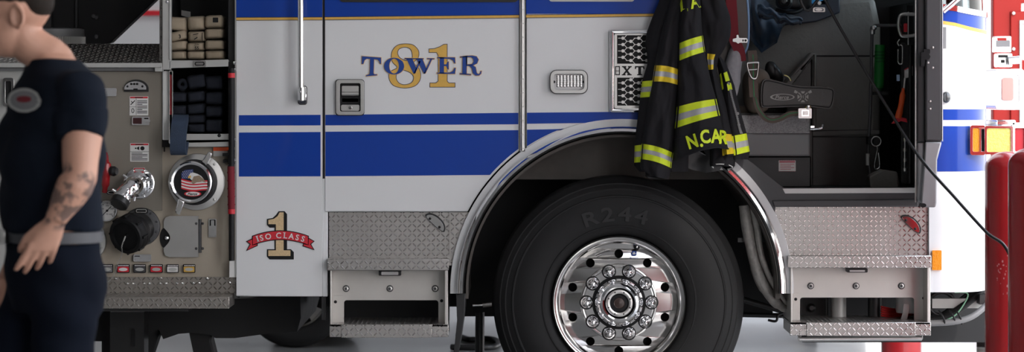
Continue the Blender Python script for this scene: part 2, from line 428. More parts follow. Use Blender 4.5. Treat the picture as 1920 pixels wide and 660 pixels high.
# folded red door leaf at the far side of the truck's own opening
mb = MB()
dx0, dx1, dy = X(1862, 3.2), X(1868, 3.2) + 1.15, 3.2
mb.prism([rect(dx0, 0.06, dx1, 4.2), rect(X(1915, dy), 1.06, dx1 - 0.13, 1.55), rect(X(1915, dy), 1.62, dx1 - 0.13, 1.93)], dy, dy + 0.09)
dr = struct(mb.build('door_1', 'brightred', bevel=0.006))
mb = MB(); mb.pp(rrect(1895, 20, 2240, 260, 4), dy - 0.012, 0.012)
mb2 = MB()
m3 = MB(); m3.pp([rect(1895, 21, 2250, 330), rect(1914, 40, 2230, 310)], dy - 0.014, 0.014); o = m3.build('door_panel', 'brightred', dr, bevel=0.004)
m3 = MB(); m3.pp([rect(1912, 38, 2232, 312), rect(1916, 44, 2226, 304)], dy - 0.022, 0.02); m3.build('window_frame', 'alupaint', dr)
m3 = MB(); m3.box(X(1912, dy), dx1 - 0.1, dy + 0.03, dy + 0.045, 1.04, 1.95); m3.build('pane', 'glass', dr)
for q in ((1900, 25), (1900, 92), (1900, 160)):
    m3 = MB(); m3.lathe([(0, .012), (.008, .011), (.012, .005), (.013, 0)], P(q[0], q[1], dy - 0.014), seg=14); m3.build('bolt', 'alu', dr)

# unseen strip fixtures added below the ceiling to brighten truck, walls and floor
def fixture(x, y, lab, m_='lamp'):
    t = thing('added_ceiling_light', lab, 'light', (x, y, 5.2), 'added bay ceiling lights')
    m = MB(); m.box(x - 1.2, x + 1.2, y - 0.11, y + 0.11, 5.24, 5.32); m.tube([(x - 0.9, y, 5.32), (x - 0.9, y, 5.6)], 0.008); m.tube([(x + 0.9, y, 5.32), (x + 0.9, y, 5.6)], 0.008)
    m.build('housing', 'white2', t)
    m = MB(); m.box(x - 1.17, x + 1.17, y - 0.09, y + 0.09, 5.2, 5.24); m.build('diffuser', m_, t)
for x, y, lab in ((-5.5, -3.2, 'added white strip light hanging from the ceiling above the walking person'), (0.4, -3.2, 'added white strip light hanging from the ceiling before the fire truck cab'),
                  (-5.5, -8.5, 'added white strip light hanging over the left of the empty bay'), (-1.2, -8.5, 'added white strip light hanging over the middle of the empty bay'),
                  (-5.0, -14.6, 'added white strip light along the wall opposite the person'), (-0.6, -14.6, 'added white strip light along the wall opposite the fire truck cab'), (-4.5, 6.2, 'added white strip light hanging beyond the hose bed of the fire truck'), (-1.0, 6.2, 'added white strip light hanging beyond the cab of the fire truck')):
    fixture(x, y, lab, 'lamp2' if y > 3 or y < -12 else ('lamp3' if x > -3 else 'lamp'))

# daylight: a bright overcast sky seen through the row of open doors, and a low sun on the apron
w = bpy.data.worlds.new('sky'); S.world = w; w.use_nodes = True
N = w.node_tree.nodes; L = w.node_tree.links
bg = N['Background']
tc = N.new('ShaderNodeTexCoord'); sp = N.new('ShaderNodeSeparateXYZ'); L.new(tc.outputs['Generated'], sp.inputs[0])
rp = N.new('ShaderNodeValToRGB'); L.new(sp.outputs[2], rp.inputs[0])
rp.color_ramp.elements[0].position = 0.0; rp.color_ramp.elements[0].color = (1.0, 0.98, 0.95, 1)
rp.color_ramp.elements[1].position = 0.6; rp.color_ramp.elements[1].color = (0.80, 0.87, 1.0, 1)
L.new(rp.outputs[0], bg.inputs[0]); bg.inputs[1].default_value = 2.7
sun = bpy.data.lights.new('sun', 'SUN'); sun.energy = 0.6; sun.angle = R_(1.5); sun.color = (1.0, 0.95, 0.88)
so = bpy.data.objects.new('sun', sun); COL.objects.link(so); so.location = (6, -20, 9)
so.rotation_euler = (Vector((math.sin(R_(19)) * math.cos(R_(31)), -math.cos(R_(19)) * math.cos(R_(31)), math.sin(R_(31))))).to_track_quat('Z', 'Y').to_euler()

cam = bpy.data.cameras.new('camera'); co = bpy.data.objects.new('camera', cam); COL.objects.link(co); S.camera = co
co.location = (0, -D, HC); co.rotation_euler = (R_(90), 0, 0)
cam.sensor_width = 36.0; cam.lens = K * D / 1920 * 36.0
cam.shift_y = (HY - 330) / 1920.0
cam.clip_start = 0.2; cam.clip_end = 200
cam.dof.use_dof = True; cam.dof.focus_distance = D - 0.05; cam.dof.aperture_fstop = 4.0
S.view_settings.view_transform = 'Standard'; S.view_settings.look = 'None'; S.view_settings.gamma = 1.0
S.view_settings.use_curve_mapping = False; S.view_settings.exposure = 0.85
S.cycles.use_denoising = True
S.cycles.max_bounces = 8; S.cycles.diffuse_bounces = 5; S.cycles.glossy_bounces = 4
S.cycles.sample_clamp_indirect = 6.0; S.cycles.caustics_reflective = False; S.cycles.caustics_refractive = False
# ------------------------------------------------------------------ the fire truck
T = thing('fire_truck', 'large white and blue fire truck parked side on, its front cab door open', 'fire truck', (0, 1.25, 0))
WC = (1166.0, 545.0)                                   # centre of the wheel arch
def arc_px(r, a0, a1, n=40, c=WC):
    return [(c[0] + r * math.cos(R_(a0 + (a1 - a0) * k / n)), c[1] - r * math.sin(R_(a0 + (a1 - a0) * k / n))) for k in range(n + 1)]
def line_y(px, a, b): return a[1] + (b[1] - a[1]) * (px - a[0]) / (b[0] - a[0])

# --- rear side panel with its stripes
TOP = -480
m = MB(); m.pp(rect(443, TOP, 604.5, 556), 0.0, 0.05); rear = m.build('side_panel', 'white', T, bevel=0.004)
m = MB(); m.pp(rect(443, TOP, 604.5, 33.5), -0.0012, 0.001); m.build('blue_band', 'blue', rear)
def gold_line(x0, y0, x1, y1, par, w=4.5):
    m = MB(); m.pp([(x0, y0), (x1, y1), (x1, y1 + w), (x0, y0 + w)], -0.0024, 0.001); m.mat(1)
    m.pp([(x0, y0 - 1.2), (x1, y1 - 1.2), (x1, y1), (x0, y0)], -0.0024, 0.001)
    m.pp([(x0, y0 + w), (x1, y1 + w), (x1, y1 + w + 1), (x0, y0 + w + 1)], -0.0024, 0.001)
    m.build('gold_line', ['gold', 'navy'], par)
gold_line(443, 33.2, 604.5, 32.6, rear)
for y0, y1, yb0, yb1 in ((216, 215.3, 235.5, 235), (248.5, 247.5, 331, 330.5)):
    m = MB(); m.pp([(448, y0), (601, y1), (601, yb1), (448, yb0)], -0.0012, 0.001); m.build('stripe', 'blue', rear)
# bright return edge at the rear of the panel, and the grey seam before the door
m = MB(); m.pp(rect(440.5, TOP, 443.6, 520), 0.004, 0.2); m.build('edge_trim', 'alupaint', T)
for q in (118, 131, 262, 300):
    m = MB(); m.lathe([(0, .006), (.007, .005), (.009, 0)], P(440, q, 0.0), seg=10); m.build('hinge_screw', 'chrome', T)
m = MB(); m.pp(rect(603, TOP, 611, 600), 0.02, 0.02); m.build('door_seal', 'dkplastic', T)
m = MB(); m.pp(rect(604.5, 335, 614.5, 556), 0.006, 0.06); m.build('door_post', 'white', T, bevel=0.003)

# --- emblem: a large 1 behind a red ribbon
def z2(pts, ox, oy, s): return [(ox + p[0] / s, oy + p[1] / s) for p in pts]
q = lambda pts: z2(pts, 450, 380, 5.5)
em = MB()
em.pp(q([(398, 88), (460, 88), (485, 118), (485, 480), (525, 480), (555, 510), (555, 586), (305, 586), (277, 556), (277, 480), (355, 480), (355, 258), (305, 258), (277, 228), (277, 168), (335, 158), (372, 128)]), -0.0014, 0.0012)
em.mat(1); em.pp(q([(408, 100), (450, 100), (450, 492), (520, 492), (520, 550), (292, 550), (292, 492), (370, 492), (370, 222), (292, 222), (292, 178), (350, 166), (388, 138)]), -0.0022, 0.001)
def rib(fn0, fn1, x0, x1, n=18):
    return [(x0 + (x1 - x0) * k / n, fn0(x0 + (x1 - x0) * k / n)) for k in range(n + 1)] + [(x1 - (x1 - x0) * k / n, fn1(x1 - (x1 - x0) * k / n)) for k in range(n + 1)]
tp = lambda x: 290 + 55 * ((x - 417) / 288) ** 2
bt = lambda x: 382 + 56 * ((x - 417) / 288) ** 2
bands = [[(130, 372), (70, 400), (105, 428), (70, 493), (178, 442), (178, 424), (130, 436)], [(705, 366), (762, 398), (728, 428), (762, 484), (652, 446), (654, 424), (704, 434)], rib(tp, bt, 128, 705)]
for b_ in bands: em.mat(0); em.pp(q(offset_poly(b_, 5)), -0.0028, 0.001)
for b_ in bands: em.mat(2); em.pp(q(offset_poly(b_, -4)), -0.0036 - (0.0008 if b_ is bands[2] else 0), 0.001)
em.mat(3)
for ch, x in zip('ISO CLASS', (180, 222, 290, 0, 398, 470, 530, 592, 650)):
    if ch == ' ': continue
    y = tp(x) + 46; a = -math.degrees(math.atan(2 * 55 * (x - 417) / 288 ** 2))
    put_text(em, ch, 450 + x / 5.5, 380 + y / 5.5, 59 / 5.5, at(-0.0056), rot=a, sx=0.98 if ch != 'I' else 1.2, bold=0.018)
    if ch in 'IL':       # serifs of the upright letters
        c_, s_ = math.cos(R_(a)), math.sin(R_(a))
        for v, hw, dx in (((0.46, 12, 0), (-0.46, 12, 0)) if ch == 'I' else ((0.46, 12, -14), (-0.46, 10, -14))):
            loop = [(450 + (x + (dx + u * hw) * c_ - (v * 59 + w_ * 3.5) * s_) / 5.5, 380 + (y - ((dx + u * hw) * s_ + (v * 59 + w_ * 3.5) * c_)) / 5.5) for u, w_ in ((-1, -1), (1, -1), (1, 1), (-1, 1))]
            em.pp(loop, -0.0056, 0.0008)
em.build('emblem', ['black', 'tanleaf', 'decalred', 'label'], rear)

# --- grab bar
m = MB(); m.tube([P(563, TOP + 200, -0.075), P(564, 166, -0.075)], M1(6), 16); gb = m.build('grab_bar', 'chrome', T)
m = MB(); m.tube([P(565.5, 164, -0.075), P(565.5, 188, -0.075)], M1(7.2), 16); m.tube([P(566, 180, -0.075), P(566, 184, 0)], M1(6.5), 14)
m.lathe([(0, .004), (.004, .003), (.005, 0)], P(563, 172, -0.075 - M1(7)), seg=12)
m.build('end_socket', 'chrome', gb)
m = MB(); m.pp(rrect(560, 162, 574.5, 195, 4), -0.012, 0.012); m.build('foot_plate', 'chrome', gb, bevel=0.003)
m = MB(); m.pp(rrect(558.5, 160.5, 576, 196.5, 5), -0.003, 0.003); m.build('gasket', 'dkplastic', gb)

# --- crew door, cut along the wheel arch
RA = 325
a_hi = math.degrees(math.acos((973.5 - WC[0]) / RA)); a_lo = 180 - math.degrees(math.asin((WC[1] - 397) / RA))
dl = [(609, TOP), (973.5, TOP)] + arc_px(RA, a_hi, a_lo, 14) + [(609, 397.5)]
m = MB(); m.pp([dl, rect(640, TOP + 60, 968, 1.5)], 0.0, 0.05); door = m.build('crew_door', 'white', T, bevel=0.005)
m = MB(); m.pp([rect(609, TOP, 973.5, 32), rect(640, TOP + 60, 968, 1.5)], -0.0012, 0.001); m.build('blue_band', 'blue', door)
gold_line(609, 32.4, 973.5, 28.6, door)
m = MB(); m.pp([rrect(636, TOP + 56, 972, 4, 8), rrect(644, TOP + 64, 964, -3, 8)], -0.006, 0.03); m.build('window_gasket', 'dkplastic', door)
m = MB(); m.pp(rect(640, TOP + 60, 968, 1.5), 0.02, 0.006); m.build('window_pane', 'darkglass', door)
m = MB(); m.pp([(610, 215.3), (972, 211.5), (972, 233), (610, 235)], -0.0012, 0.001); m.build('stripe', 'blue', door)
xa = 973.5
st = [(610, 247), (972, 244)]
aL = 180 - math.degrees(math.asin((WC[1] - 328) / (RA + 4)))
st += [(972, WC[1] - math.sqrt((RA + 4) ** 2 - (972 - WC[0]) ** 2))]
st += arc_px(RA + 4, math.degrees(math.acos((972 - WC[0]) / (RA + 4))), aL, 10)[1:] + [(610, 330.5)]
m = MB(); m.pp(st, -0.0012, 0.001); m.build('stripe', 'blue', door)
# crew door lettering: TOWER across a large 81
q = lambda pts: z2(pts, 660, 60, 5.5)
num = MB()
e8 = catmull([(550, 118, 0), (630, 130, 0), (682, 178, 0), (694, 225, 0), (682, 272, 0), (642, 318, 0), (690, 368, 0), (712, 440, 0), (698, 510, 0), (645, 562, 0), (545, 582, 0), (442, 562, 0), (392, 515, 0), (376, 450, 0), (398, 403, 0), (460, 365, 0), (415, 312, 0), (402, 250, 0), (416, 185, 0), (470, 132, 0)], 5, True)
h1 = catmull([(550, 160, 0), (600, 180, 0), (617, 228, 0), (614, 275, 0), (585, 296, 0), (525, 282, 0), (487, 252, 0), (474, 212, 0), (492, 176, 0)], 5, True)
h2 = catmull([(535, 398, 0), (600, 425, 0), (632, 470, 0), (610, 520, 0), (545, 540, 0), (490, 525, 0), (460, 480, 0), (466, 428, 0), (495, 402, 0)], 5, True)
one = [(985, 122), (985, 505), (1000, 522), (1066, 522), (1066, 572), (800, 572), (800, 522), (865, 522), (885, 505), (885, 240), (870, 215), (790, 215), (790, 172), (850, 168), (905, 148), (945, 124)]
num.pp([q(e8), q(h1), q(h2)], -0.0014, 0.0012); num.pp(q(one), -0.0014, 0.0012)
num.mat(1); num.pp([q(offset_poly(e8, -6)), q(offset_poly(h1, 6)), q(offset_poly(h2, 6))], -0.0022, 0.001); num.pp(q(offset_poly(one, -6)), -0.0022, 0.001)
num.build('number_lettering', ['navy', 'gold'], door)
let = [[(103, 250), (300, 264), (300, 330), (287, 328), (280, 302), (262, 285), (228, 281), (222, 425), (230, 437), (258, 436), (258, 447), (146, 456), (146, 444), (174, 438), (182, 428), (186, 279), (152, 276), (130, 290), (116, 330), (101, 330)],
       [(560, 275), (622, 275), (668, 380), (650, 425), (632, 425)], [(638, 425), (654, 425), (708, 306), (694, 292)],
       [(664, 276), (726, 276), (768, 380), (754, 425), (738, 425)], [(742, 425), (758, 425), (826, 280), (812, 276)],
       [(545, 269), (648, 271), (648, 281), (545, 279)], [(652, 270), (738, 272), (738, 281), (652, 280)], [(775, 270), (850, 272), (848, 281), (775, 280)],
       [(905, 262), (950, 264), (948, 428), (903, 426)], [(880, 260), (1062, 262), (1066, 322), (1052, 320), (1040, 292), (1008, 277), (880, 272)],
       [(945, 335), (972, 333), (984, 305), (997, 305), (997, 385), (984, 385), (972, 352), (945, 350)], [(876, 430), (1062, 432), (1070, 370), (1056, 370), (1040, 402), (1008, 417), (876, 419)],
       [(1140, 252), (1185, 250), (1182, 436), (1138, 432)], [(1113, 424), (1228, 434), (1226, 445), (1113, 436)], [(1116, 253), (1190, 247), (1190, 257), (1116, 263)],
       [(1200, 345), (1240, 340), (1275, 362), (1287, 420), (1302, 434), (1318, 425), (1325, 402), (1337, 402), (1332, 430), (1310, 449), (1275, 449), (1245, 425), (1235, 376), (1212, 350)]]
O1, O2 = ell(434, 352, 104, 86, 40), ell(434, 352, 50, 76, 40)
R1 = [(1176, 248), (1240, 243), (1285, 252), (1306, 285), (1290, 325), (1245, 346), (1176, 349)]; R2 = [(1185, 260), (1228, 260), (1250, 278), (1254, 305), (1238, 330), (1185, 336)]
wd = MB()
for l in let: wd.pp(q(offset_poly(l, 4.5)), -0.0030, 0.001)
wd.pp([q(offset_poly(O1, 4.5)), q(offset_poly(O2, -4.5))], -0.0030, 0.001); wd.pp([q(offset_poly(R1, 4.5)), q(offset_poly(R2, -4.5))], -0.0030, 0.001)
wd.mat(1)
for l in let: wd.pp(q(l), -0.0040, 0.001)
wd.pp([q(O1), q(O2)], -0.0040, 0.001); wd.pp([q(R1), q(R2)], -0.0040, 0.001)
wd.build('word_lettering', ['gold', 'decalblue'], door)
# paddle handle
m = MB(); m.pp([rrect(630, 149.5, 682, 215.5, 6), rrect(637, 156, 676, 209, 3)], -0.022, 0.022); hd = m.build('door_handle', 'alu', door, bevel=0.006)
m = MB(); m.pp(rrect(628.8, 148.5, 683.2, 216.8, 6), -0.003, 0.003); m.build('gasket', 'dkplastic', hd)
m = MB(); m.pp(rect(636, 155, 677, 210), -0.004, 0.003); m.build('recess', 'black', hd)
m = MB(); m.pp(rrect(641, 161, 672.5, 178, 2), -0.010, 0.008); m.tube([P(641, 176, -0.014), P(672.5, 176, -0.014)], M1(4.0), 12); m.pp(rect(641.5, 184.5, 672, 191), -0.004, 0.004); m.pp(rrect(639.5, 196.5, 674, 208, 3), -0.014, 0.012)
m.build('paddle', 'alu', hd, bevel=0.002)
m = MB(); m.lathe([(0, .004), (.007, .004), (.0085, .002), (.009, -.002)], P(656.5, 202, -0.014), seg=20); m.mat(1); m.pp(rect(654, 201.4, 659, 202.6), -0.0186, 0.001); m.build('key_lock', ['chrome', 'black'], hd)
# piano hinge
hx0, hx1 = 974.5, 983.5
m = MB()
yy = -60
while yy < 282:
    y1 = min(yy + 26, 283); m.tube([P(979.5, yy + .6, -0.012), P(979.5, y1 - .6, -0.012)], M1(3.4), 12); yy += 26
m.pp(rect(974.6, TOP, 984.5, 284), -0.004, 0.004)
m.tube([P(979.5, TOP, -0.012), P(979.5, -62, -0.012)], M1(3.4), 10)
m.build('piano_hinge', 'alu', T, bevel=0.0)
m = MB(); m.pp(rect(972, TOP, 988, 290), 0.012, 0.02); m.build('hinge_gap', 'dkplastic', T)

# --- fender panel between hinge and cab door opening
fr = [(986.5, TOP), (1300, TOP), (1300, 250)] + arc_px(RA - 3, 72, math.degrees(math.acos((986.5 - WC[0]) / (RA - 3))), 18)
m = MB(); m.pp([fr, rect(1034, TOP + 60, 1186, 0)], 0.0, 0.05); fend = m.build('fender_panel', 'white', T, bevel=0.005)
m = MB(); m.pp([rect(986.5, TOP, 1300, 26), rect(1034, TOP + 60, 1186, 0)], -0.0012, 0.001); m.build('blue_band', 'blue', fend)
gold_line(986.5, 28.5, 1300, 25.2, fend)
m = MB(); m.pp([rrect(1029, TOP + 56, 1190, 3, 6), rrect(1036, TOP + 64, 1184, -2, 5)], -0.006, 0.03); m.build('window_frame', 'alupaint', fend)
m = MB(); m.pp(rect(1034, TOP + 60, 1186, 0), 0.02, 0.006); m.build('window_pane', 'darkglass', fend)
m = MB(); m.pp([(988, 211.3), (1300, 208.5), (1300, 228), (1196, 229.3), (988, 232)], -0.0012, 0.001); m.build('stripe', 'blue', fend)
RB = RA - 1
s2 = [(988, 243.2), (1072, 241.5)] + [p for p in arc_px(RB, math.degrees(math.acos((1070 - WC[0]) / RB)), math.degrees(math.acos((988 - WC[0]) / RB)), 10) if p[1] > 241]
m = MB(); m.pp(s2, -0.0012, 0.001); m.build('stripe', 'blue', fend)
# side marker light
m = MB(); m.pp([rrect(1032, 132, 1101, 175, 12), rrect(1038, 138.5, 1095.5, 169, 8)], -0.026, 0.026); ml = m.build('marker_light', 'alu', fend, bevel=0.008)
m = MB(); m.pp(rrect(1030.6, 130.8, 1102.4, 176.4, 13), -0.003, 0.003); m.build('gasket', 'dkplastic', ml)
m = MB(); m.pp(rrect(1037, 137.5, 1096.5, 170, 8), -0.012, 0.01); m.build('lens', 'glass', ml, bevel=0.004)
m = MB()
for r in range(2):
    for c in range(8):
        for k in range(3):
            m.lathe([(0, .003), (.0052, .002), (.0064, 0)], P(1045.5 + c * 6.2, 143 + r * 11 + k * 3.6, -0.012), seg=8)
m.build('led_array', 'rim', ml)
m = MB()
for xx in (1039, 1094.5): m.lathe([(0, .004), (.005, .003), (.006, 0)], P(xx, 153.5, -0.014), seg=10)
m.build('screws', 'black', ml)

# grille plate
g = (1152, 66, 1232, 205)
m = MB(); m.pp([rect(1143, 55, 1236, 211), rect(1152, 63, 1236.5 - 9, 203)], -0.024, 0.024); gr = m.build('side_grille', 'chrome', fend, bevel=0.009)
m = MB(); m.pp(rect(1150, 62, 1230, 204), -0.003, 0.003); m.build('backing', 'black', gr)
m = MB()
m.pp([rect(1150, 62, 1230, 204), rect(1157, 66, 1226, 119.5), rect(1157, 145.5, 1226, 198)], -0.010, 0.004)
def hexa(cx, cy, r=3.3): return [(cx + r * math.cos(R_(60 * k)), cy + r * math.sin(R_(60 * k))) for k in range(6)]
def seg_px(a, b, w):
    a, b = Vector(a), Vector(b); n_ = (b - a).normalized(); n_ = Vector((-n_.y, n_.x)) * w / 2
    return [tuple(a + n_), tuple(b + n_), tuple(b - n_), tuple(a - n_)]
for y0, cnt, ph in ((71.5, 4, 0), (149.5, 4, 1)):
    for c in range(5):
        xx = 1168 + c * 14.8 - (c > 2) * 0.0; sft = 6.0 if (c + ph) % 2 else 0.0
        for k in range(cnt + (0 if sft else 1)):
            yy = y0 + k * 12.0 + sft
            if yy > y0 + 47: continue
            m.pp(hexa(xx, yy), -0.010, 0.004)
            m.pp(seg_px((xx - 9, yy), (xx - 3, yy), 1.2), -0.010, 0.004)
            m.pp(seg_px((xx + 2.8, yy - 1), (xx + 7.6, yy - 6), 1.2), -0.010, 0.004); m.pp(seg_px((xx + 2.8, yy + 1), (xx + 7.6, yy + 6), 1.2), -0.010, 0.004)
m.build('mesh_plate', 'alu', gr)
m = MB()
xq = lambda pts: z2(pts, 1020, 30, 3.3)
for l in ([(482, 310), (510, 310), (510, 316), (506, 317), (513, 330), (524, 317), (519, 316), (519, 310), (543, 310), (543, 316), (536, 318), (519, 338), (536, 360), (543, 361), (543, 367), (514, 367), (514, 361), (519, 360), (511, 348), (501, 360), (506, 361), (506, 367), (481, 367), (481, 361), (488, 360), (505, 338), (490, 318), (482, 316)],
          [(563, 310), (620, 310), (622, 328), (615, 328), (612, 318), (601, 318), (601, 359), (608, 361), (608, 367), (576, 367), (576, 361), (583, 359), (583, 318), (572, 318), (569, 328), (562, 328)],
          [(644, 310), (668, 310), (668, 367), (644, 367)]):
    m.pp(xq(l), -0.0112, 0.001)
m.build('letter_badge', 'black', gr)
m = MB(); m.pp([xq(rect(440, 310, 470, 366)), xq(rect(446, 316, 464, 338)), xq(rect(446, 342, 464, 360))], -0.012, 0.002); m.build('maker_plate', 'black', gr)

# --- cab door opening: dark grey surround, sill, floor
opening = [(1300, TOP + 40), (1718, TOP + 40), (1718, 352), (1470, 352), (1412, 306), (1300, 282)]
outer = [(1300 - 0.1, TOP), (1742, TOP), (1742, 386), (1455, 386)] + [p for p in arc_px(RA - 4, 27, 62, 12)] + [(1299.9, 262)]
m = MB(); m.pp([outer, [(1318, TOP + 40), (1718, TOP + 40), (1718, 352), (1470, 352), (1412, 306), (1386, 288), (1350, 262), (1318, 236)]], 0.0, 0.06); sur = m.build('cab_surround', 'darkgrey', T, bevel=0.006)
m = MB(); m.pp([(1467, 353.5), (1716, 352), (1716, 361.5), (1472, 363)], -0.006, 0.006); m.build('sill_strip', 'label', sur, bevel=0.002)
m = MB(); m.pp([(1448, 376), (1722, 374), (1722, 388), (1452, 388)], -0.012, 0.03); m.build('sill_lip', 'darkgrey', sur, bevel=0.004)

# --- wheel arch: white flange, chrome moulding, dark inner liner
def arch_band(r0, r1, a0, a1, Y0, th, n=64):
    m = MB(); lo = arc_px(r1, a0, a1, n) + arc_px(r0, a1, a0, n); m.pp(lo, Y0, th); return m
arch_band(306, 322, -1, 181, -0.004, 0.06).build('arch_flange', 'white', T, bevel=0.004)
m = MB()
prof = [(292, 0.02), (292.5, -0.03), (295, -0.050), (299, -0.060), (304, -0.056), (307.5, -0.042), (309.5, -0.022), (310, 0.0)]
rings = []
for k in range(73):
    a = R_(-1 + 182 * k / 72)
    rings.append([P(WC[0] + r * math.cos(a), WC[1] - r * math.sin(a), y) for r, y in prof])
m.loft(rings, cap=False, closed=True)
m.f.append(tuple(range(len(prof)))); m.m.append(0); m.f.append(tuple(range(72 * len(prof), 73 * len(prof)))); m.m.append(0)
m.build('arch_moulding', 'chrome', T)
m = MB(); lo = arc_px(297, -3, 183, 60) + arc_px(288, 183, -3, 60); m.pp(lo, 0.0, 0.75); m.build('arch_liner', 'liner', T)
m = MB(); m.pp(arc_px(290, 46, 134, 30), 0.24, 0.02); m.build('liner_plate', 'liner', T)
m = MB(); m.box(X(850), X(1480), 0.76, 0.8, Z(620), Z(240)); m.build('inner_guard', 'under', T)
# mud flap hanging from the rear end of the arch
m = MB(); m.pp([(855, 552), (873, 548), (871, 590), (864, 640), (853, 700), (846, 700), (853, 640), (857, 600)], -0.01, 0.35); m.build('mud_flap', 'dkplastic', T, bevel=0.003)

# --- the front wheel
wc = P(1160.5, 567, 0.0); WCX, WCZ = wc.x, wc.z
RT = WCZ
WH = bpy.data.objects.new('wheel', None); COL.objects.link(WH); WH.parent = T; WH.matrix_parent_inverse = Matrix.Translation(-T.location)
k_ = M1(1)
m = MB()
tp_ = [(0.288, 0.02), (0.292, 0.0), (0.300, -0.012), (0.312, -0.020), (0.325, -0.024), (0.327, -0.027), (0.331, -0.027), (0.333, -0.024), (0.36, -0.030), (0.40, -0.031), (0.43, -0.026), (0.452, -0.018),
       (0.455, -0.020), (0.460, -0.020), (0.463, -0.014), (0.485, -0.004), (0.490, -0.005), (0.494, -0.002), (0.508, 0.010), (0.513, 0.010), (0.516, 0.014), (RT - 0.018, 0.030), (RT - 0.006, 0.040), (RT, 0.055)]
prof = [(r, -y) for r, y in tp_]
for j in range(4):                         # rib and groove tread across the width
    y0 = 0.055 + j * 0.052
    prof += [(RT, -(y0 + 0.040)), (RT - 0.014, -(y0 + 0.042)), (RT - 0.014, -(y0 + 0.050)), (RT, -(y0 + 0.052))]
prof += [(RT, -0.30), (RT - 0.02, -0.325), (0.46, -0.352), (0.36, -0.352), (0.288, -0.30)]
m.lathe(prof, (WCX, 0, WCZ), (0, -1, 0), 128); m.build('tyre', 'rubber', WH, angle=30)
# raised lettering on the sidewall, laid round the rim
m = MB()
def on_tyre(txt, a_mid, rad, h, step, bold=0.0):
    n = len(txt)
    for i, ch in enumerate(txt):
        if ch == ' ': continue
        a = R_(a_mid - (i - (n - 1) / 2) * step)
        cx_, cz_ = WCX + rad * math.cos(a), WCZ + rad * math.sin(a)
        vs, fs = text2d(ch, bold); u = Vector((math.sin(a), 0, -math.cos(a))); v = Vector((math.cos(a), 0, math.sin(a)))
        fr_ = [Vector((cx_, -0.0345, cz_)) + u * (x * h * 1.35) + v * (y * h) for x, y in vs]
        bk_ = [p + Vector((0, 0.006, 0)) for p in fr_]
        m.add(fr_, fs)
on_tyre('R244', 92, 0.384, 0.062, 11.0, 0.02)
m.build('raised_lettering', 'rubber2', WH)
# rim: lipped outer flange, dish, pierced disc
m = MB()
m.lathe([(0.262, -0.20), (0.256, -0.06), (0.2535, -0.004), (0.262, 0.012), (0.272, 0.020), (0.281, 0.022), (0.287, 0.014), (0.288, -0.005), (0.284, -0.03), (0.278, -0.2)], (WCX, 0, WCZ), (0, -1, 0), 128)
def hole_ring(r_out, r_in, hr, rh, n, a0):
    loops = [[(WCX + r_out * math.cos(2 * PI * k / 96), WCZ + r_out * math.sin(2 * PI * k / 96)) for k in range(96)],
             [(WCX + r_in * math.cos(2 * PI * k / 72), WCZ + r_in * math.sin(2 * PI * k / 72)) for k in range(72)]]
    for i in range(n):
        a = R_(a0 + 360 / n * i); loops.append([(WCX + rh * math.cos(a) + hr * math.cos(2 * PI * k / 24), WCZ + rh * math.sin(a) + hr * math.sin(2 * PI * k / 24)) for k in range(24)])
    return loops
lo = hole_ring(0.2525, 0.165, M1(8.3), M1(91), 10, 90)
tri = tessellate_polygon([[Vector((p[0], p[1], 0)) for p in l] for l in lo])
flat = [p for l in lo for p in l]
def dish(p):
    r = math.hypot(p[0] - WCX, p[1] - WCZ); return 0.006 + 0.030 * max(0, (r - 0.165) / (0.2525 - 0.165)) ** 2
vs = [(p[0], dish(p), p[1]) for p in flat]; nn = len(vs); vs += [(p[0], dish(p) + 0.022, p[1]) for p in flat]
fs = [tuple(t) for t in tri] + [tuple(i + nn for i in reversed(t)) for t in tri]; b = 0
for l in lo:
    mm = len(l)
    for i in range(mm): fs.append((b + i, b + (i + 1) % mm, b + (i + 1) % mm + nn, b + i + nn))
    b += mm
m.add(vs, fs)
m.lathe([(0.258, -0.075), (0.2525, -0.038), (0.2525, -0.030)], (WCX, 0, WCZ), (0, -1, 0), 96)
m.lathe([(0.166, -0.030), (0.1655, -0.005), (0.163, -0.001), (0.158, 0.0), (0.152, -0.003), (0.148, 0.000), (0.10, 0.000), (0.09, -0.02)], (WCX, 0, WCZ), (0, -1, 0), 96)
rimo = m.build('rim', 'rim', WH, angle=30)
m = MB(); m.lathe([(0, 0), (0.25, 0)], (WCX, 0.10, WCZ), (0, -1, 0), 48); m.build('brake_drum', 'under', WH)
for i in range(10):
    a = R_(90 + 18 + 36 * i); r = M1(60.7)
    m = MB(); m.lathe([(0.027, -0.002), (0.0255, 0.006), (0.021, 0.010), (0.0195, 0.024), (0.016, 0.034), (0.0135, 0.037), (0.012, 0.046), (0.008, 0.052), (0, 0.054)], (WCX + r * math.cos(a), 0, WCZ + r * math.sin(a)), (0, -1, 0), 24)
    m.build('lug_nut', 'chrome', WH)
for i in range(10):
    a = R_(90 + 18 + 36 * i); r = M1(60.7)
    m = MB(); m.lathe([(0.031, 0.0), (0.030, 0.0025), (0.02, 0.003)], (WCX + r * math.cos(a), 0, WCZ + r * math.sin(a)), (0, -1, 0), 24); m.build('washer', 'black', WH)
m = MB(); m.lathe([(0.116, 0), (0.114, 0.005), (0.1, 0.0)], (WCX, 0, WCZ), (0, -1, 0), 64); m.build('hub_seat', 'black', WH)
m = MB(); m.lathe([(0.106, 0.0), (0.1055, 0.010), (0.102, 0.020), (0.092, 0.040), (0.081, 0.054), (0.072, 0.060), (0.066, 0.058), (0.064, 0.03)], (WCX, 0, WCZ), (0, -1, 0), 72)
m.build('hub_cover', 'chrome', WH)
m = MB(); m.lathe([(0.066, 0.03), (0.060, 0.034), (0.0585, 0.038)], (WCX, 0, WCZ), (0, -1, 0), 64); m.lathe([(0.041, 0.045), (0.036, 0.040), (0.0, 0.040)], (WCX, 0, WCZ), (0, -1, 0), 48)
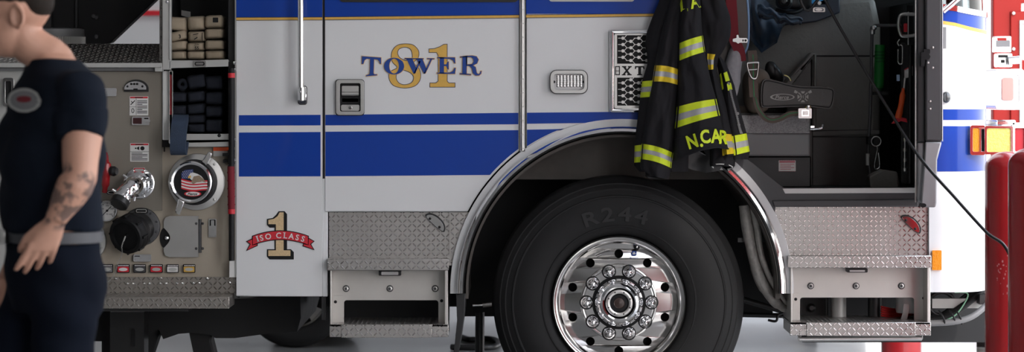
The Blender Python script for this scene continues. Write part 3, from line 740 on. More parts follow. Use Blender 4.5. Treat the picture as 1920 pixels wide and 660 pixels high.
for i in range(8):
    a = R_(45 * i + 22); r = 0.0495; m.lathe([(0, .005), (.003, .004), (.0035, 0)], (WCX + r * math.cos(a), -0.049, WCZ + r * math.sin(a)), (0, -1, 0), 8)
hc = m.build('hub_centre', 'black', WH)
m = MB(); m.lathe([(0.0585, 0.036), (0.058, 0.048), (0.055, 0.050), (0.044, 0.050), (0.041, 0.048), (0.0405, 0.038)], (WCX, 0, WCZ), (0, -1, 0), 64); m.build('hub_ring', 'alu', WH)
m = MB(); m.lathe([(0.024, 0.041), (0.023, 0.043), (0.021, 0.0415), (0.012, 0.0425), (0, 0.044)], (WCX, 0, WCZ), (0, -1, 0), 32); m.build('oil_window', mat('dark_oil_window', (0.05, 0.03, 0.025), 0.25), WH)
m = MB(); v0 = P(1194, 463, 0.0); m.lathe([(0.013, -0.01), (0.013, 0.012), (0.010, 0.016), (0, 0.017)], v0 + Vector((0, 0.02, 0)), seg=18); m.mat(1); m.lathe([(0.004, 0.016), (0.004, 0.03), (0, 0.031)], v0 + Vector((0, 0.02, 0)), seg=12); m.build('valve', ['black', 'chrome'], WH)
m = MB(); ys = 0.012
m.pp(rrect(1184.5, 470.5, 1193.5, 479.5, 2), ys, 0.002); m.mat(1)
m.pp([(1189, 472), (1192, 475), (1190.5, 478), (1189, 475.5), (1187.5, 478), (1186, 475)], ys - 0.001, 0.001); m.mat(0)
put_text(m, 'ALCOA', 1189, 483, 3.6, at(ys - 0.001)); m.build('maker_sticker', ['decalblue', 'label'], WH)
m = MB()
for (x0, y0, x1, y1) in ((1116, 478, 1123, 474), (1124, 473.5, 1133, 470), (1134, 469.8, 1146, 466.5), (1118, 481, 1128, 477)): m.pp(seg_px((x0, y0), (x1, y1), 1.6), 0.014, 0.002)
m.build('etched_text', 'alupaint', WH)

# --- chassis under the body (dark), kept behind the side
m = MB()
m.pp([(60, 580), (443, 560), (563, 556), (564, 596), (557, 622), (500, 626), (440, 634), (404, 634), (395, 628), (360, 624), (335, 626), (306, 636), (298, 618), (240, 640), (60, 640)], 0.55, 1.2)
ch = m.build('chassis', 'under', T)
m = MB(); m.box(X(600, .9), X(1480, .9), 0.9, 1.1, Z(575, .9), Z(500, .9)); m.box(X(600, .9), X(1480, .9), 1.5, 1.7, Z(575, .9), Z(500, .9)); m.build('frame_rail', 'under', T)
m = MB(); m.box(X(900, .9), X(1500, .9), 1.0, 1.6, Z(570, .9), Z(330, .9)); m.build('engine', 'under', T)
m = MB(); m.tube([(WCX, 0.12, WCZ), (WCX, 2.35, WCZ)], 0.055); m.build('axle', 'under', T)
def leg(pts): 
    m = MB(); m.pp(pts, 0.6, 0.14); m.build('stabiliser_leg', 'under', T, bevel=0.01)
leg([(190, 590), (305, 590), (303, 612), (266, 720), (190, 720)]); leg([(352, 615), (400, 615), (396, 640), (436, 800), (392, 800)])
m = MB(); m.pbox(206, 585, 270, 690, 0.35, 0.5); m.mat(1); m.pp(rrect(246, 616, 253, 650, 3), 0.345, 0.004); m.build('step_bracket', ['dkplastic', 'black'], T, bevel=0.004)
m = MB(); m.tube([P(900, 585, 0.5), P(898, 808, 0.5)], M1(9), 16); m.build('support_post', 'dkplastic', T)
m = MB(); m.tube([P(886, 572.5, 0.4), P(905, 572, 0.4)], 0.006); m.mat(1); m.tube([P(905, 572, 0.4), P(922, 570, 0.4)], 0.011, 12); m.build('brake_line', ['chrome', 'alu'], T)
# heat-wrapped hoses and black pipes between the wheel and the front step
m = MB(); m.tube([P(1396, 385, 0.12), P(1402, 430, 0.12), (P(1412, 480, 0.12)), P(1426, 525, 0.12), P(1450, 562, 0.12), P(1470, 578, .16)], [M1(11), M1(11.5), M1(10.5), M1(11.5), M1(10), M1(8)], 16, smooth=6); m.build('coolant_hose', 'silverpipe', T)
m = MB(); m.tube([P(1411, 385, 0.10), P(1420, 430, 0.10), (P(1428, 480, 0.10)), P(1446, 525, 0.10), P(1466, 556, 0.12), P(1474, 570, .16)], [M1(6), M1(6.5), M1(6), M1(5.5), M1(5), M1(5)], 14, smooth=6); m.build('coolant_hose', 'silverpipe', T)
m = MB(); m.tube([P(1395, 562, 0.5), P(1440, 575, 0.5), P(1490, 590, 0.5)], M1(6), 12, smooth=4); m.build('brake_hose', 'dkplastic', T)
m = MB(); m.tube([P(1385, 590, .7), P(1480, 592, .7)], M1(5)); m.build('steering_rod', 'dkplastic', T)
m = MB(); m.tube([P(1440, 600, 0.45), P(1455, 602, .45), P(1460, 590, .45), P(1478, 584, .45)], M1(2.5), 8, smooth=5)
m.build('brake_hose', 'dkplastic', T)
m = MB(); m.box(X(1385, .1), X(1450, .1), 0.14, 0.18, Z(455, .1), Z(447, .1)); m.build('hose_bracket', 'dkplastic', T)

# --- entry steps: kick plate, two lipped treads, pierced riser
def step(x0, x1, kick, y_top, y_up, y_low, hole, bolts, light, oval, endL, endR, lab):
    st_ = bpy.data.objects.new('entry_step', None); COL.objects.link(st_); st_.parent = T; st_.matrix_parent_inverse = Matrix.Translation(-T.location); st_['label'] = lab
    m = MB(); m.pp(kick, 0.022, 0.012); m.build('kick_plate', 'plate', st_)
    u0, u1 = y_up; l0, l1 = y_low
    m = MB(); m.box(X(x0, -.02), X(x1, -.02), -0.024, 0.30, Z(u0 + 3, -.02) - 0.004, Z(u0, -.02)); m.box(X(x0, -.02), X(x1, -.02), -0.028, -0.022, Z(u1, -.02), Z(u0, -.02))
    m.build('upper_tread', 'plate', st_, bevel=0.003)
    m = MB(); m.box(X(x0 + 4, -.02), X(x1 - 2, -.02), -0.024, 0.34, Z(l0 + 3, -.02) - 0.004, Z(l0, -.02)); m.box(X(endL, -.02), X(endR, -.02), -0.029, -0.022, Z(l1, -.02), Z(l0, -.02))
    m.box(X(x0 + 4, -.02), X(endL, -.02), -0.024, -0.018, Z(l1 - 1, -.02), Z(l0, -.02)); m.box(X(endR, -.02), X(x1 - 1, -.02), -0.024, -0.018, Z(l1 - 1, -.02), Z(l0, -.02))
    m.build('lower_tread', 'plate', st_, bevel=0.002)
    # riser plate: leaned back, with a wide opening
    hx0, hy0, hx1, hy1 = hole
    yb = 0.10
    m = MB(); m.pp([rect(x0 + 8, u1 - 12, x1 - 4, l0 + 2), rrect(hx0, hy0, hx1, hy1 + 8, 5)[::-1]], yb, 0.006)
    for (bx, by) in ((x0 + 18, hy0 - 3), (x1 - 18, hy0 - 3)): pass
    m.pp([rect(x0 + 8, hy0 - 10, hx0 - 1, hy0 - 8.6)], yb - .001, .002)
    m.build('riser_plate', 'stepface', st_, bevel=0.003)
    for a, b_ in ((x0 + 5, x0 + 8), (x1 - 8, x1 - 2)):
        m = MB(); m.box(X(a, -.01), X(b_, -.01), -0.018, 0.30, Z(l1 - 3, -.01), Z(u0 + 2, -.01)); m.build('side_plate', 'stepface', st_, bevel=0.002)
    for bx, by in bolts:
        m = MB(); m.lathe([(0.0150, 0), (0.0145, 0.004), (0.011, 0.005)], P(bx, by, yb), seg=18); m.mat(1); m.lathe([(0.011, 0.004), (0.0105, 0.009), (0.006, 0.010)], P(bx, by, yb), seg=6); m.mat(0); m.lathe([(0.006, 0.008), (0.0055, 0.014), (0, 0.015)], P(bx, by, yb), seg=14); m.build('bolt', ['darkgrey', 'alu'], st_)
    m = MB()
    for bx, by in ((x0 + 15, hy0 + 3), (x1 - 14, hy0 + 1)): m.lathe([(0, .004), (.005, .004), (.007, 0)], P(bx, by, yb), seg=10)
    m.build('rivet', 'black', st_)
    lx0, ly0, lx1, ly1 = light
    m = MB(); m.pp(rrect(lx0, ly0, lx1, ly1, 2), 0.03, 0.05); tl = m.build('tread_light', 'dkplastic', st_, bevel=0.002)
    m = MB(); m.pp(rrect(lx0 + 5, ly0 + 3.5, lx1 - 5, ly1 - 1.5, 1.5), 0.024, 0.01); m.build('lens', 'glass', tl)
    # oval finger-grip lamp let into the kick plate
    ocx, ocy, orx, ory, rot = oval
    def ov(sx_, sy_, d=0.0):
        pts = []
        for k in range(25):
            a = PI * k / 24; pts.append((sx_ * math.cos(a), -sy_ * math.sin(a) * 1.1 + d))
        for k in range(1, 8):
            a = PI + PI * k / 8; pts.append((sx_ * math.cos(a), -sy_ * 0.28 * math.sin(a) + d))
        c, s_ = math.cos(R_(rot)), math.sin(R_(rot))
        return [(ocx + x * c - y * s_, ocy + x * s_ + y * c) for x, y in pts]
    m = MB(); m.pp([ov(orx, ory), ov(orx * .86, ory * .76)], 0.012, 0.012); og = m.build('grip_light', 'dkplastic', st_, bevel=0.002)
    m = MB(); m.pp(ov(orx * .88, ory * .79), 0.006, 0.016); m.build('bezel', 'chrome', og, bevel=0.003)
    m = MB()
    for f in (-.5, .5): m.lathe([(0, .004), (.005, .003), (.006, 0)], P(ocx + orx * f * math.cos(R_(rot)), ocy + orx * f * math.sin(R_(rot)) - 1, 0.006), seg=10)
    m.build('screws', 'black', og)
    return st_
ka = [(617, 398)] + [(880, 398)] + [p for p in arc_px(318, 153, 163, 4)] + [(858, 498), (617, 498)]
step(614, 842, ka, 398, (485, 507), (608, 633), (645, 563, 822, 608), [(649, 541), (731, 541), (816, 541)], (710, 506, 752, 517), (815, 419, 24, 13, 42), 640, 810, 'rear step below the closed crew door')
kb = [(1447, 388)] + [(1742, 388), (1742, 490), (1470, 490)] + [p for p in arc_px(319, 10, 29, 6)]
step(1477, 1746, kb, 388, (479, 502), (604, 630), (1500, 558, 1714, 604), [(1520, 536), (1605, 536), (1690, 536)], (1588, 503, 1627, 511), (1707, 422, 24, 13, 42), 1512, 1716, 'front step below the open cab door')
m = MB(); m.pp([(1445, 386), (1474, 386), (1474, 400), (1478, 478), (1470, 478)], 0.017, 0.005); m.build('corner_plate', 'plate', T)
m = MB(); m.pp([(842, 398), (878, 398), (866, 430), (856, 480), (842, 480)], 0.015, 0.006); m.build('corner_plate', 'plate', T)
m = MB(); m.tube([P(1499, 636.5, 0.0), P(1728, 634.5, 0.0)], M1(4.2), 14); m.tube([P(1499, 636.5, 0.0), P(1499, 630, 0.06)], M1(3.5)); m.tube([P(1727, 634.5, 0.0), P(1727, 628, 0.06)], M1(3.5)); m.build('skid_bar', 'alu', T)
# what shows through the riser openings
m = MB(); m.pbox(1500, 556, 1553, 606, 0.34, 0.5); m.mat(1); m.pp([rrect(1501, 557, 1551, 605, 5), rrect(1504, 560, 1548, 602, 4)], 0.335, 0.006); m.lathe([(.02, 0.0), (.02, .01), (.01, .02), (0, .02)], P(1521, 577, .34), seg=16); m.build('junction_box', ['under', 'dkplastic'], T, bevel=.003)
m = MB(); m.tube([P(1572, 500, 0.28), P(1572, 605, 0.28)], M1(15), 20); m.build('air_tank', 'alupaint', T)
m = MB(); m.tube([P(1640, 500, 0.28), P(1640, 596, 0.28)], M1(13), 20); m.build('filter_canister', 'dkplastic', T)
m = MB()
for i in range(5): m.tube([P(1652, 575 + i * 4.2, 0.22), P(1680, 580 + i * 3.5, 0.27), P(1716, 576 + i * 3.6, 0.27), P(1735, 574 + i * 4, .25)], 0.0042, 6, smooth=5)
m.build('wiring', 'redwire', T)
m = MB(); m.lathe([(0, -.07), (0.055, -.07), (0.058, -.055), (0.058, 0.05), (0, 0.05)], P(1704, 556, 0.20), (0, 0, 1), 28); m.mat(1); m.ribbon([P(1700, 570, 0.138), P(1697, 590, 0.136), P(1690, 612, .15)], M1(11), 0.004); m.build('fluid_bottle', ['white2', 'alupaint'], T)
m = MB(); m.box(X(1490, .9), X(1840, .9), 0.55, 0.6, Z(640, .6), Z(400, .6)); m.build('front_bulkhead', 'under', T)
m = MB()
m.box(X(645, .6), X(830, .6), 0.6, 0.66, Z(607, .6), Z(520, .6)); m.build('battery_box', 'under', T, bevel=.004)
# ------------------------------------------------------------------ pump panel, hose bed, rear step
YP = 0.05
def part(m, name, mats, par=None, **k): return m.build(name, mats, par or T, **k)
# coated panels: taupe to the left, tan to the right, and the body corner behind the walking person
m = MB(); m.pp(rect(60, 133, 304, 395), YP, 0.02); pnl = part(m, 'pump_panel', 'taupe', bevel=0.002)
m = MB(); m.pp([(60, 395), (304, 395), (304, 276), (441, 276), (441, 521), (60, 521)], YP + 0.008, 0.02); pnl2 = part(m, 'lower_pump_panel', 'tan')
m = MB(); m.pp(rect(-160, 130, 58, 521), YP + 0.004, 0.03); part(m, 'corner_panel', 'alupaint', bevel=0.003)
m = MB(); m.pp([rrect(5, 146, 26, 200, 5), rrect(10, 152, 21, 194, 3)], YP - 0.014, 0.016); m.mat(1); m.pp(rect(9, 152, 22, 194), YP, 0.002); part(m, 'panel_latch', ['chrome', 'black'], bevel=0.002)
m = MB(); m.pp(rect(58, 132.6, 305, 134.2), YP - 0.004, 0.02); part(m, 'panel_edge', 'black')
# deck: aluminium edge, sloped tread plate, end plate
m = MB(); m.pp(rect(-160, 118, 303.5, 126.5), -0.005, 0.03); m.mat(1); m.pp(rect(-160, 126.5, 292, 133), 0.03, 0.03); m.mat(0); m.pp(rect(290, 125, 304, 134), 0.0, 0.03); part(m, 'deck_edge', ['alupaint', 'seatgrey'], bevel=0.002)
m = MB()
zf, zb = Z(118, 0.0), Z(82, 0.2)
m.add([(X(-160), 0.0, zf), (X(303), 0.0, zf), (X(303), 0.2, zb), (X(-160), .2, zb), (X(-160), 0.0, zf - .02), (X(303), 0.0, zf - .02), (X(303), 0.2, zf - .02), (X(-160), .2, zf - .02)], [(0, 1, 2, 3), (4, 7, 6, 5), (0, 4, 5, 1), (1, 5, 6, 2), (2, 6, 7, 3), (3, 7, 4, 0)])
m.box(X(-160), X(303), .2, .95, zb - .02, zb); part(m, 'deck_plate', 'platedk')
m = MB(); m.box(X(299, 0.02), X(303.4, 0.02), 0.02, 0.5, zf, Z(-400)); part(m, 'end_plate', 'platedk')
# turntable with its toothed ring, boom base and boom above the deck
tc_ = Vector((X(100, .75), 0.75, 0))
zt0, zt1 = Z(84, .5), Z(54, .6)
m = MB(); m.lathe([(0, zt1 + .005), (0.13, zt1 + .005), (0.150, zt1), (0.152, zt1 - .03), (0.150, zt1 - .034)], tc_, (0, 0, 1), 64); tt = part(m, 'turntable', 'seatgrey')
m = MB(); n_ = 90; vs = []; fs = []
lp = []
for k in range(n_ * 2):
    a = 2 * PI * k / (n_ * 2); r = 0.158 if k % 2 else 0.149; lp.append((r * math.cos(a), r * math.sin(a)))
r0 = [Vector((tc_.x + p[0], tc_.y + p[1], zt1 - .034)) for p in lp]; r1 = [Vector((tc_.x + p[0], tc_.y + p[1], zt0 - 0.04)) for p in lp]
m.loft([r0, r1]); m.build('ring_gear', 'alupaint', tt, angle=20)
m = MB(); m.pp([(60, -300), (600, -300), (291, 0), (208, 79), (192, 84), (60, 84)], 0.72, 0.10); bm_ = part(m, 'boom', 'black', bevel=0.006)
m = MB(); m.pp(rect(140, -300, 146, 60), 0.70, 0.03); m.pp(rect(60, -300, 96, 55), 0.66, 0.05); m.build('boom_rib', 'dkplastic', bm_, bevel=0.004)
m = MB()
for q_ in ((181, 33), (181, 69), (176, 31)): m.lathe([(0, .008), (.008, .007), (.012, 0)], P(q_[0], q_[1], 0.72), seg=10)
m.build('bolts', 'darkgrey', bm_)
# hose bed: posts, shelf, rails, dark back
m = MB(); m.pp([rect(304, TOP, 320.5, 131)], 0.0, 0.04); m.pp(rect(316.5, TOP, 320.5, 112), -0.004, 0.012); m.mat(1); m.lathe([(0, .004), (.006, .003), (.008, 0)], P(313, 3, 0), seg=10)
part(m, 'hose_bed_post', ['alupaint', 'chrome'], bevel=0.003)
m = MB()
m.box(X(300), X(306), 0.52, 1.2, Z(285), Z(TOP)); m.box(X(443), X(446), 0.05, 1.2, Z(285), Z(TOP)); m.box(X(300), X(446), 0.62, 0.66, Z(285), Z(TOP)); m.box(X(304), X(446), 0.07, 0.62, Z(276) - 0.01, Z(272))
m.box(X(304), X(306.5), 0.05, 0.55, Z(285), Z(TOP))
part(m, 'hose_bed_lining', 'under')
m = MB(); m.box(X(316), X(428), 0.01, 0.6, Z(116), Z(113)); m.pp([(317, 114.5), (428, 111.5), (428, 124.5), (317, 128)], 0.0, 0.012); sh = part(m, 'hose_shelf', 'alupaint', bevel=0.002)
m = MB(); m.pp(rrect(362.5, 113.5, 386, 125.5, 2), -0.008, 0.01); m.mat(1); m.pp([rrect(365, 116, 383.5, 123, 3), rrect(367, 117.5, 381.5, 121.5, 2)], -0.010, 0.002); m.build('shelf_latch', ['rim', 'black'], sh, bevel=0.001)
m = MB(); m.pp([(345, 251), (428, 251), (428, 262), (345, 263)], 0.02, 0.02); m.mat(1); m.lathe([(0, .004), (.006, .003), (.008, 0)], P(411, 254, .02), seg=10); m.mat(0); m.pp([(345, 268), (428, 266), (428, 275), (345, 276)], 0.01, 0.05); part(m, 'lower_rail', ['alupaint', 'black'], bevel=0.002)
m = MB(); m.pp(rect(306, 133, 316.5, 263), 0.03, 0.02); m.mat(1); m.pp(rect(304, 262, 322, 276), 0.03, 0.02); part(m, 'corner_strip', ['label', 'black'], bevel=0.002)
m = MB(); m.pp([rrect(316.5, 132, 324, 270, 3), rrect(318.2, 134, 322.4, 268, 2)], 0.015, 0.03); m.mat(1); m.pp(rect(318, 140, 322.4, 215), 0.03, 0.01); part(m, 'chrome_edge', ['chrome', 'decalred'], bevel=0.001)
m = MB(); m.pp([(340, 19), (357, 22), (357, 34), (340, 29)], 0.5, 0.005); part(m, 'paper_label', 'label')
m = MB(); m.pp(rect(428, TOP, 441, 276), 0.045, 0.2); part(m, 'roller_track', 'dkplastic')
# upright pole in clips beside the hose bed: a tool of its own
pl = thing('pike_pole', 'upright black and maroon pole clipped at the edge of the hose bed', 'tool', (X(434), -0.022, Z(490)))
m = MB(); m.tube([P(434, 128, -0.022), P(434, 312, -0.022)], M1(5.5), 14); m.tube([P(434, 398, -0.022), P(434, 489, -0.022)], M1(5), 14); m.tube([P(433, 310, -0.022), P(434, 400, -0.022)], M1(6), 14); m.build('shaft', 'black', pl)
m = MB(); m.tube([P(433, 312, -0.022), P(434, 392, -0.022)], M1(6.6), 14)
for k in range(5): m.tube([P(433 + k * .2, 322 + k * 15, -0.022), P(433 + k * .2, 325 + k * 15, -0.022)], M1(7.3), 14)
m.build('maroon_grip', 'maroon', pl)
for a_, b_ in ((391, 401), (137, 146)):
    m = MB(); m.tube([P(434, a_, -0.022), P(434, b_, -0.022)], M1(6.5), 14); m.build('red_ring', 'decalred', pl)
m = MB(); m.pp(rect(430, 489, 440, 520), 0.005, 0.02); part(m, 'pole_socket', 'label')
m = MB(); m.pp(rect(417, 287, 442, 293), 0.008, 0.05); m.pp(rect(418, 299, 442, 305), 0.008, 0.05); m.pp(rect(427, 281, 443, 308), 0.02, 0.03); part(m, 'pole_clip', 'black', bevel=0.002)
m = MB(); m.pp(rect(400, 276, 430, 283), 0.04, 0.02); m.mat(1); m.pp(rect(400, 283, 428, 293), 0.045, 0.02); part(m, 'marker_strip', ['orange', 'alupaint'])

# --- fittings on the pump panel
def tag_plate(x0, y0, x1, y1, cols, label):
    m = MB(); m.pp(rrect(x0, y0, x1, y1, 1.5), YP - 0.006, 0.006); m.mat(1); m.pp(rrect(x0 + 1.5, y0 + 4.5, x1 - 1.5, y1 - 1.5, 1), YP - 0.0075, 0.002)
    m.mat(2); m.pp(ell((x0 + x1) / 2, (y0 + y1) / 2 + 1.6, (x1 - x0) * .34, 3.2, 20), YP - 0.009, 0.002); m.mat(3)
    for k in range(7): m.pp(rect(x0 + 2.5 + k * 2.9, y0 + 1.6, x0 + 4.6 + k * 2.9, y0 + 3.4), YP - 0.0075, 0.002)
    part(m, 'line_tag', ['black', cols[0], cols[1], 'label'], label=label)
for (x0, x1), c, l in (((188, 212), ('seatgrey', 'alupaint'), 'grey line tag'), ((219, 243), ('decalred', 'label'), 'red line tag'), ((250, 273.5), ('darkgrey', 'alupaint'), 'dark grey line tag'),
                       ((281, 305), ('decalred', 'alupaint'), 'dull red line tag'), ((312, 335), ('label', 'alupaint'), 'silver line tag'), ((343, 366), ('gold', 'alupaint'), 'yellow line tag')):
    tag_plate(x0, 495.5, x1, 511.5, c, l)
def latch(x0, y0, x1, y1, flip=False, dark=False):
    m = MB(); m.pp([rrect(x0, y0, x1, y1, 2.5), rrect(x0 + 2.2, y0 + 2.2, x1 - 2.2, y1 - 2.2, 1.5)], YP - 0.010, 0.012)
    m.pp(rect(x0 + 1, y0 + 1, x1 - 1, y1 - 1), YP - 0.001, 0.002)
    xm = x0 + (x1 - x0) * (0.38 if not flip else 0.62)
    body = (xm, x1) if not flip else (x0, xm); th = (x0, xm) if not flip else (xm, x1)
    m.mat(2 if dark else 0); m.pp(rrect(body[0], y0 + 2.4, body[1] - 2, y1 - 2.4, 1), YP - 0.009, 0.008)
    m.mat(0); m.pp(rrect(th[0] + 3, y0 + (y1 - y0) * .35, th[1] + 1, y1 - (y1 - y0) * .3, 1.5), YP - 0.013, 0.012); m.mat(1); m.pp(rect(th[0] + 2.5, y0 + 2.6, th[1] - 1, y0 + (y1 - y0) * .3), YP - 0.003, 0.003)
    part(m, 'chrome_latch', ['chrome', 'black', mat('dark_red_insert', (0.05, 0.012, 0.014), 0.3)] if dark else ['chrome', 'black'], bevel=0.0012)
latch(185, 165, 218.5, 180.5); latch(247, 218.5, 280.5, 234.5, True, True); latch(250, 477, 283.5, 490.5)
m = MB(); m.pp([rrect(391, 410, 406, 445, 2), rrect(393, 412, 404, 443, 1.5)], YP, 0.012); m.pp(rrect(393, 423, 404, 443, 2), YP - 0.004, 0.012); m.pp(rrect(395.5, 413, 401.5, 425, 1.5), YP - 0.010, 0.012); m.mat(1); m.pp(rect(392, 411, 405, 444), YP + .006, .003); part(m, 'chrome_latch', ['chrome', 'black'], bevel=0.0015)
# half-moon lamp
hm = lambda cx, cy, rx, ry, b: [(cx + rx * math.cos(PI * k / 24), cy - ry * math.sin(PI * k / 24)) for k in range(25)] + [(cx - rx, cy + b), (cx + rx, cy + b)]
m = MB(); m.pp(hm(255.5, 167, 23, 18, 5), YP - 0.008, 0.008); dl_ = part(m, 'panel_lamp', 'dkplastic', bevel=0.003)
m = MB(); m.pp(hm(253.5, 166, 20.5, 13.5, 2), YP - 0.014, 0.008); m.build('lamp_face', 'chrome', dl_, bevel=0.002)
m = MB()
for k in range(3): m.pp(rrect(244 + k * 5.4, 155.5, 248.4 + k * 5.4, 159.5, 1), YP - 0.0155, 0.003)
for xx in (239, 267): m.lathe([(0, .003), (.004, .003), (.005, 0)], P(xx, 162, YP - .014), seg=10)
m.pp(rect(250, 166, 258, 168.2), YP - .0155, .003); m.build('lamp_slots', 'black', dl_)
# warning labels: red header, small pictograms, lines of print
def warn(x0, y0, x1, y1, kind):
    m = MB(); m.pp(rrect(x0, y0, x1, y1, 1), YP - 0.002, 0.002); m.mat(1); m.pp(rect(x0 + 1, y0 + .8, x1 - 1, y0 + 3.8), YP - 0.003, 0.001); m.mat(2)
    m.pp(rect(x0 + 10, y0 + 1.5, x0 + 25, y0 + 3.1), YP - .0036, .0008)
    if kind == 'a':
        m.pp(rect(x0 + 12, y0 + 4, x0 + 12.6, y1 - 1), YP - .003, .001); m.pp(rect(x0, y0 + 19.5, x0 + 12, y0 + 20.1), YP - .003, .001)
        for k in range(9):
            if k == 0: continue
            m.pp(rect(x0 + 14, y0 + 5 + k * 3.2, x0 + (33 if k % 3 else 24), y0 + 6.3 + k * 3.2), YP - .003, .001)
        m.pp(seg_px((x0 + 2, y0 + 16), (x0 + 10, y0 + 8), 1.6), YP - .003, .001); m.pp(seg_px((x0 + 3, y0 + 9), (x0 + 6, y0 + 13), 1.4), YP - .003, .001); m.pp([ell(x0 + 6, y0 + 27, 2.8, 4.6, 16), ell(x0 + 6, y0 + 27, 1.7, 3.4, 16)], YP - .003, .001)
    else:
        m.pp(rect(x0, y0 + 15.4, x1, y0 + 16), YP - .003, .001)
        m.pp(ell(x0 + 23, y0 + 9.6, 4, 3.9, 18), YP - .003, .001); m.pp([(x0 + 13, y0 + 8), (x0 + 17, y0 + 6), (x0 + 17, y0 + 13), (x0 + 13, y0 + 11)], YP - .003, .001); m.pp(rect(x0 + 9, y0 + 8.3, x0 + 12, y0 + 10.8), YP - .003, .001)
        for k in range(6): m.pp(rect(x0 + 2.5, y0 + 18 + k * 2.6, x1 - (2.5 if k % 3 else 12), y0 + 19.1 + k * 2.6), YP - .003, .001)
    part(m, 'warning_label', ['label', 'decalred', 'black'])
warn(243, 180.5, 278, 216.5, 'a'); warn(244, 268.5, 279, 303, 'b')
# small angled discharge with black cap
def flange(cx, cy, r, Y, t=0.012, bolts=0, name='flange', m_='chrome', par=None, rot=0):
    m = MB(); m.lathe([(0, t), (M1(r) * .9, t), (M1(r) * .97, t * .8), (M1(r), 0)], P(cx, cy, Y), seg=56)
    for k in range(bolts):
        a = 2 * PI * (k + .5) / bolts + rot; q_ = P(cx + r * .86 * math.cos(a), cy + r * .86 * math.sin(a), Y)
        m.lathe([(0, t + .006), (.004, t + .005), (.005, t)], q_, seg=8)
    return m.build(name, m_, par)
DS = bpy.data.objects.new('discharge_outlet', None); COL.objects.link(DS); DS.parent = T; DS.matrix_parent_inverse = Matrix.Translation(-T.location)
flange(261, 344, 30, YP, 0.010, 8, 'flange', 'chrome', DS)
m = MB(); m.pp(rrect(250, 314, 272, 324, 2), YP - 0.014, 0.005); m.mat(1); m.pp([rrect(251, 315, 271, 323, 2), rrect(252.5, 316.5, 269.5, 321.5, 2)], YP - 0.015, 0.002); m.build('line_tag', ['alupaint', 'decalred'], DS)
c0 = P(261, 344, YP); dv = Vector((-0.45, -0.80, -0.40)).normalized()
m = MB(); m.lathe([(0.055, 0), (0.052, 0.02), (0.046, 0.024), (0.046, 0.05), (0.050, 0.054), (0.050, 0.066), (0.040, 0.070), (0.038, 0.1)], c0, (-.15, -1, -.1), 40)
m.tube([c0 + Vector((-.01, -.075, -.005)), c0 + Vector((-.018, -.10, -.012)), c0 + Vector((-.034, -.125, -.028)), c0 + Vector((-.05, -.14, -.05))], [.042, .042, .038, .036], 24, smooth=5); m.build('elbow', 'chrome', DS)
cc = c0 + Vector((-.05, -.14, -.05)); dv2 = Vector((-0.35, -0.55, -0.75)).normalized()
m = MB(); m.lathe([(0.036, -.02), (0.040, 0), (0.042, 0.012), (0.040, 0.020)], cc, dv2, 32); m.build('collar', 'chrome', DS)
m = MB(); m.lathe([(0.040, 0.018), (0.041, 0.03), (0.040, 0.045), (0.034, 0.05), (0, 0.05)], cc, dv2, 28)
for k in range(6):
    a = 2 * PI * k / 6; 
m.build('black_cap', 'dkplastic', DS)
m = MB()
for k in range(3):
    a = 2 * PI * k / 3 + .4; u_ = dv2.orthogonal().normalized(); w_ = dv2.cross(u_); d_ = u_ * math.cos(a) + w_ * math.sin(a)
    m.tube([cc + d_ * .035, cc + d_ * .056], [.008, .006], 10)
    m.tube([c0 + Vector((-.006, -.05, -.004)) + Vector((math.cos(a), 0, math.sin(a))) * .045, c0 + Vector((-.006, -.05, -.004)) + Vector((math.cos(a), 0, math.sin(a))) * .07], [.008, .006], 10)
m.build('lugs', 'chrome', DS)
# red valve with black knob
VL = bpy.data.objects.new('red_valve', None); COL.objects.link(VL); VL.parent = T; VL.matrix_parent_inverse = Matrix.Translation(-T.location)
m = MB(); m.tube([P(196, 288, YP - .03), P(197, 300, YP - .045), P(199, 318, YP - .05), P(198, 340, YP - .045), P(196, 360, YP - .03)], [.014, .016, .024, .018, .012], 18, smooth=4); m.tube([P(199, 318, YP - .05), P(199, 318, YP)], .022, 16); m.build('body', 'red', VL)
m = MB(); m.tube([P(206, 320, YP - .05), P(214, 321, YP - .06)], [.020, .022], 18); m.tube([P(214, 321, YP - .06), P(219, 321, YP - .065)], [.022, .015], 18); m.build('knob', 'dkplastic', VL)
m = MB(); m.pp(ell(210, 361, 11, 4.5, 20), YP - .004, .004); m.mat(1); m.pp([ell(210, 361, 9, 3.4, 20), ell(210, 361, 7, 2.2, 20)], YP - .005, .001); part(m, 'oval_tag', ['black', 'alupaint'])
# gauge
GA = bpy.data.objects.new('pressure_gauge', None); COL.objects.link(GA); GA.parent = T; GA.matrix_parent_inverse = Matrix.Translation(-T.location)
m = MB(); m.lathe([(M1(17.5), .012), (M1(17.8), .022), (M1(19.5), .025), (M1(20.8), .020), (M1(21.2), 0)], P(201, 395, YP), seg=56); m.build('bezel', 'chrome', GA)
m = MB(); m.lathe([(0, .012), (M1(18), .012)], P(201, 395, YP), seg=48); m.build('dial', 'label', GA)
m = MB()
for k in range(25):
    a = R_(225 - k * 270 / 24); r0_, r1_ = (12.2 if k % 3 == 0 else 13.6), 15.5
    m.pp(seg_px((201 + r0_ * math.cos(a), 395 - r0_ * math.sin(a)), (201 + r1_ * math.cos(a), 395 - r1_ * math.sin(a)), 1.0 if k % 3 == 0 else .6), YP - .0135, .001)
for k, tx in enumerate(('0', '100', '200', '300', '400')):
    a = R_(225 - k * 270 / 4); put_text(m, tx, 201 + 9.4 * math.cos(a), 395 - 9.4 * math.sin(a), 3.0, at(YP - .0135))
put_text(m, 'PSI', 201, 401.5, 2.8, at(YP - .0135))
m.pp(seg_px((192, 404), (208.5, 387), 1.3), YP - .016, .001); m.lathe([(0, .006), (.005, .005), (.005, 0)], P(201, 395, YP - .012), seg=12); m.build('needle', 'black', GA)
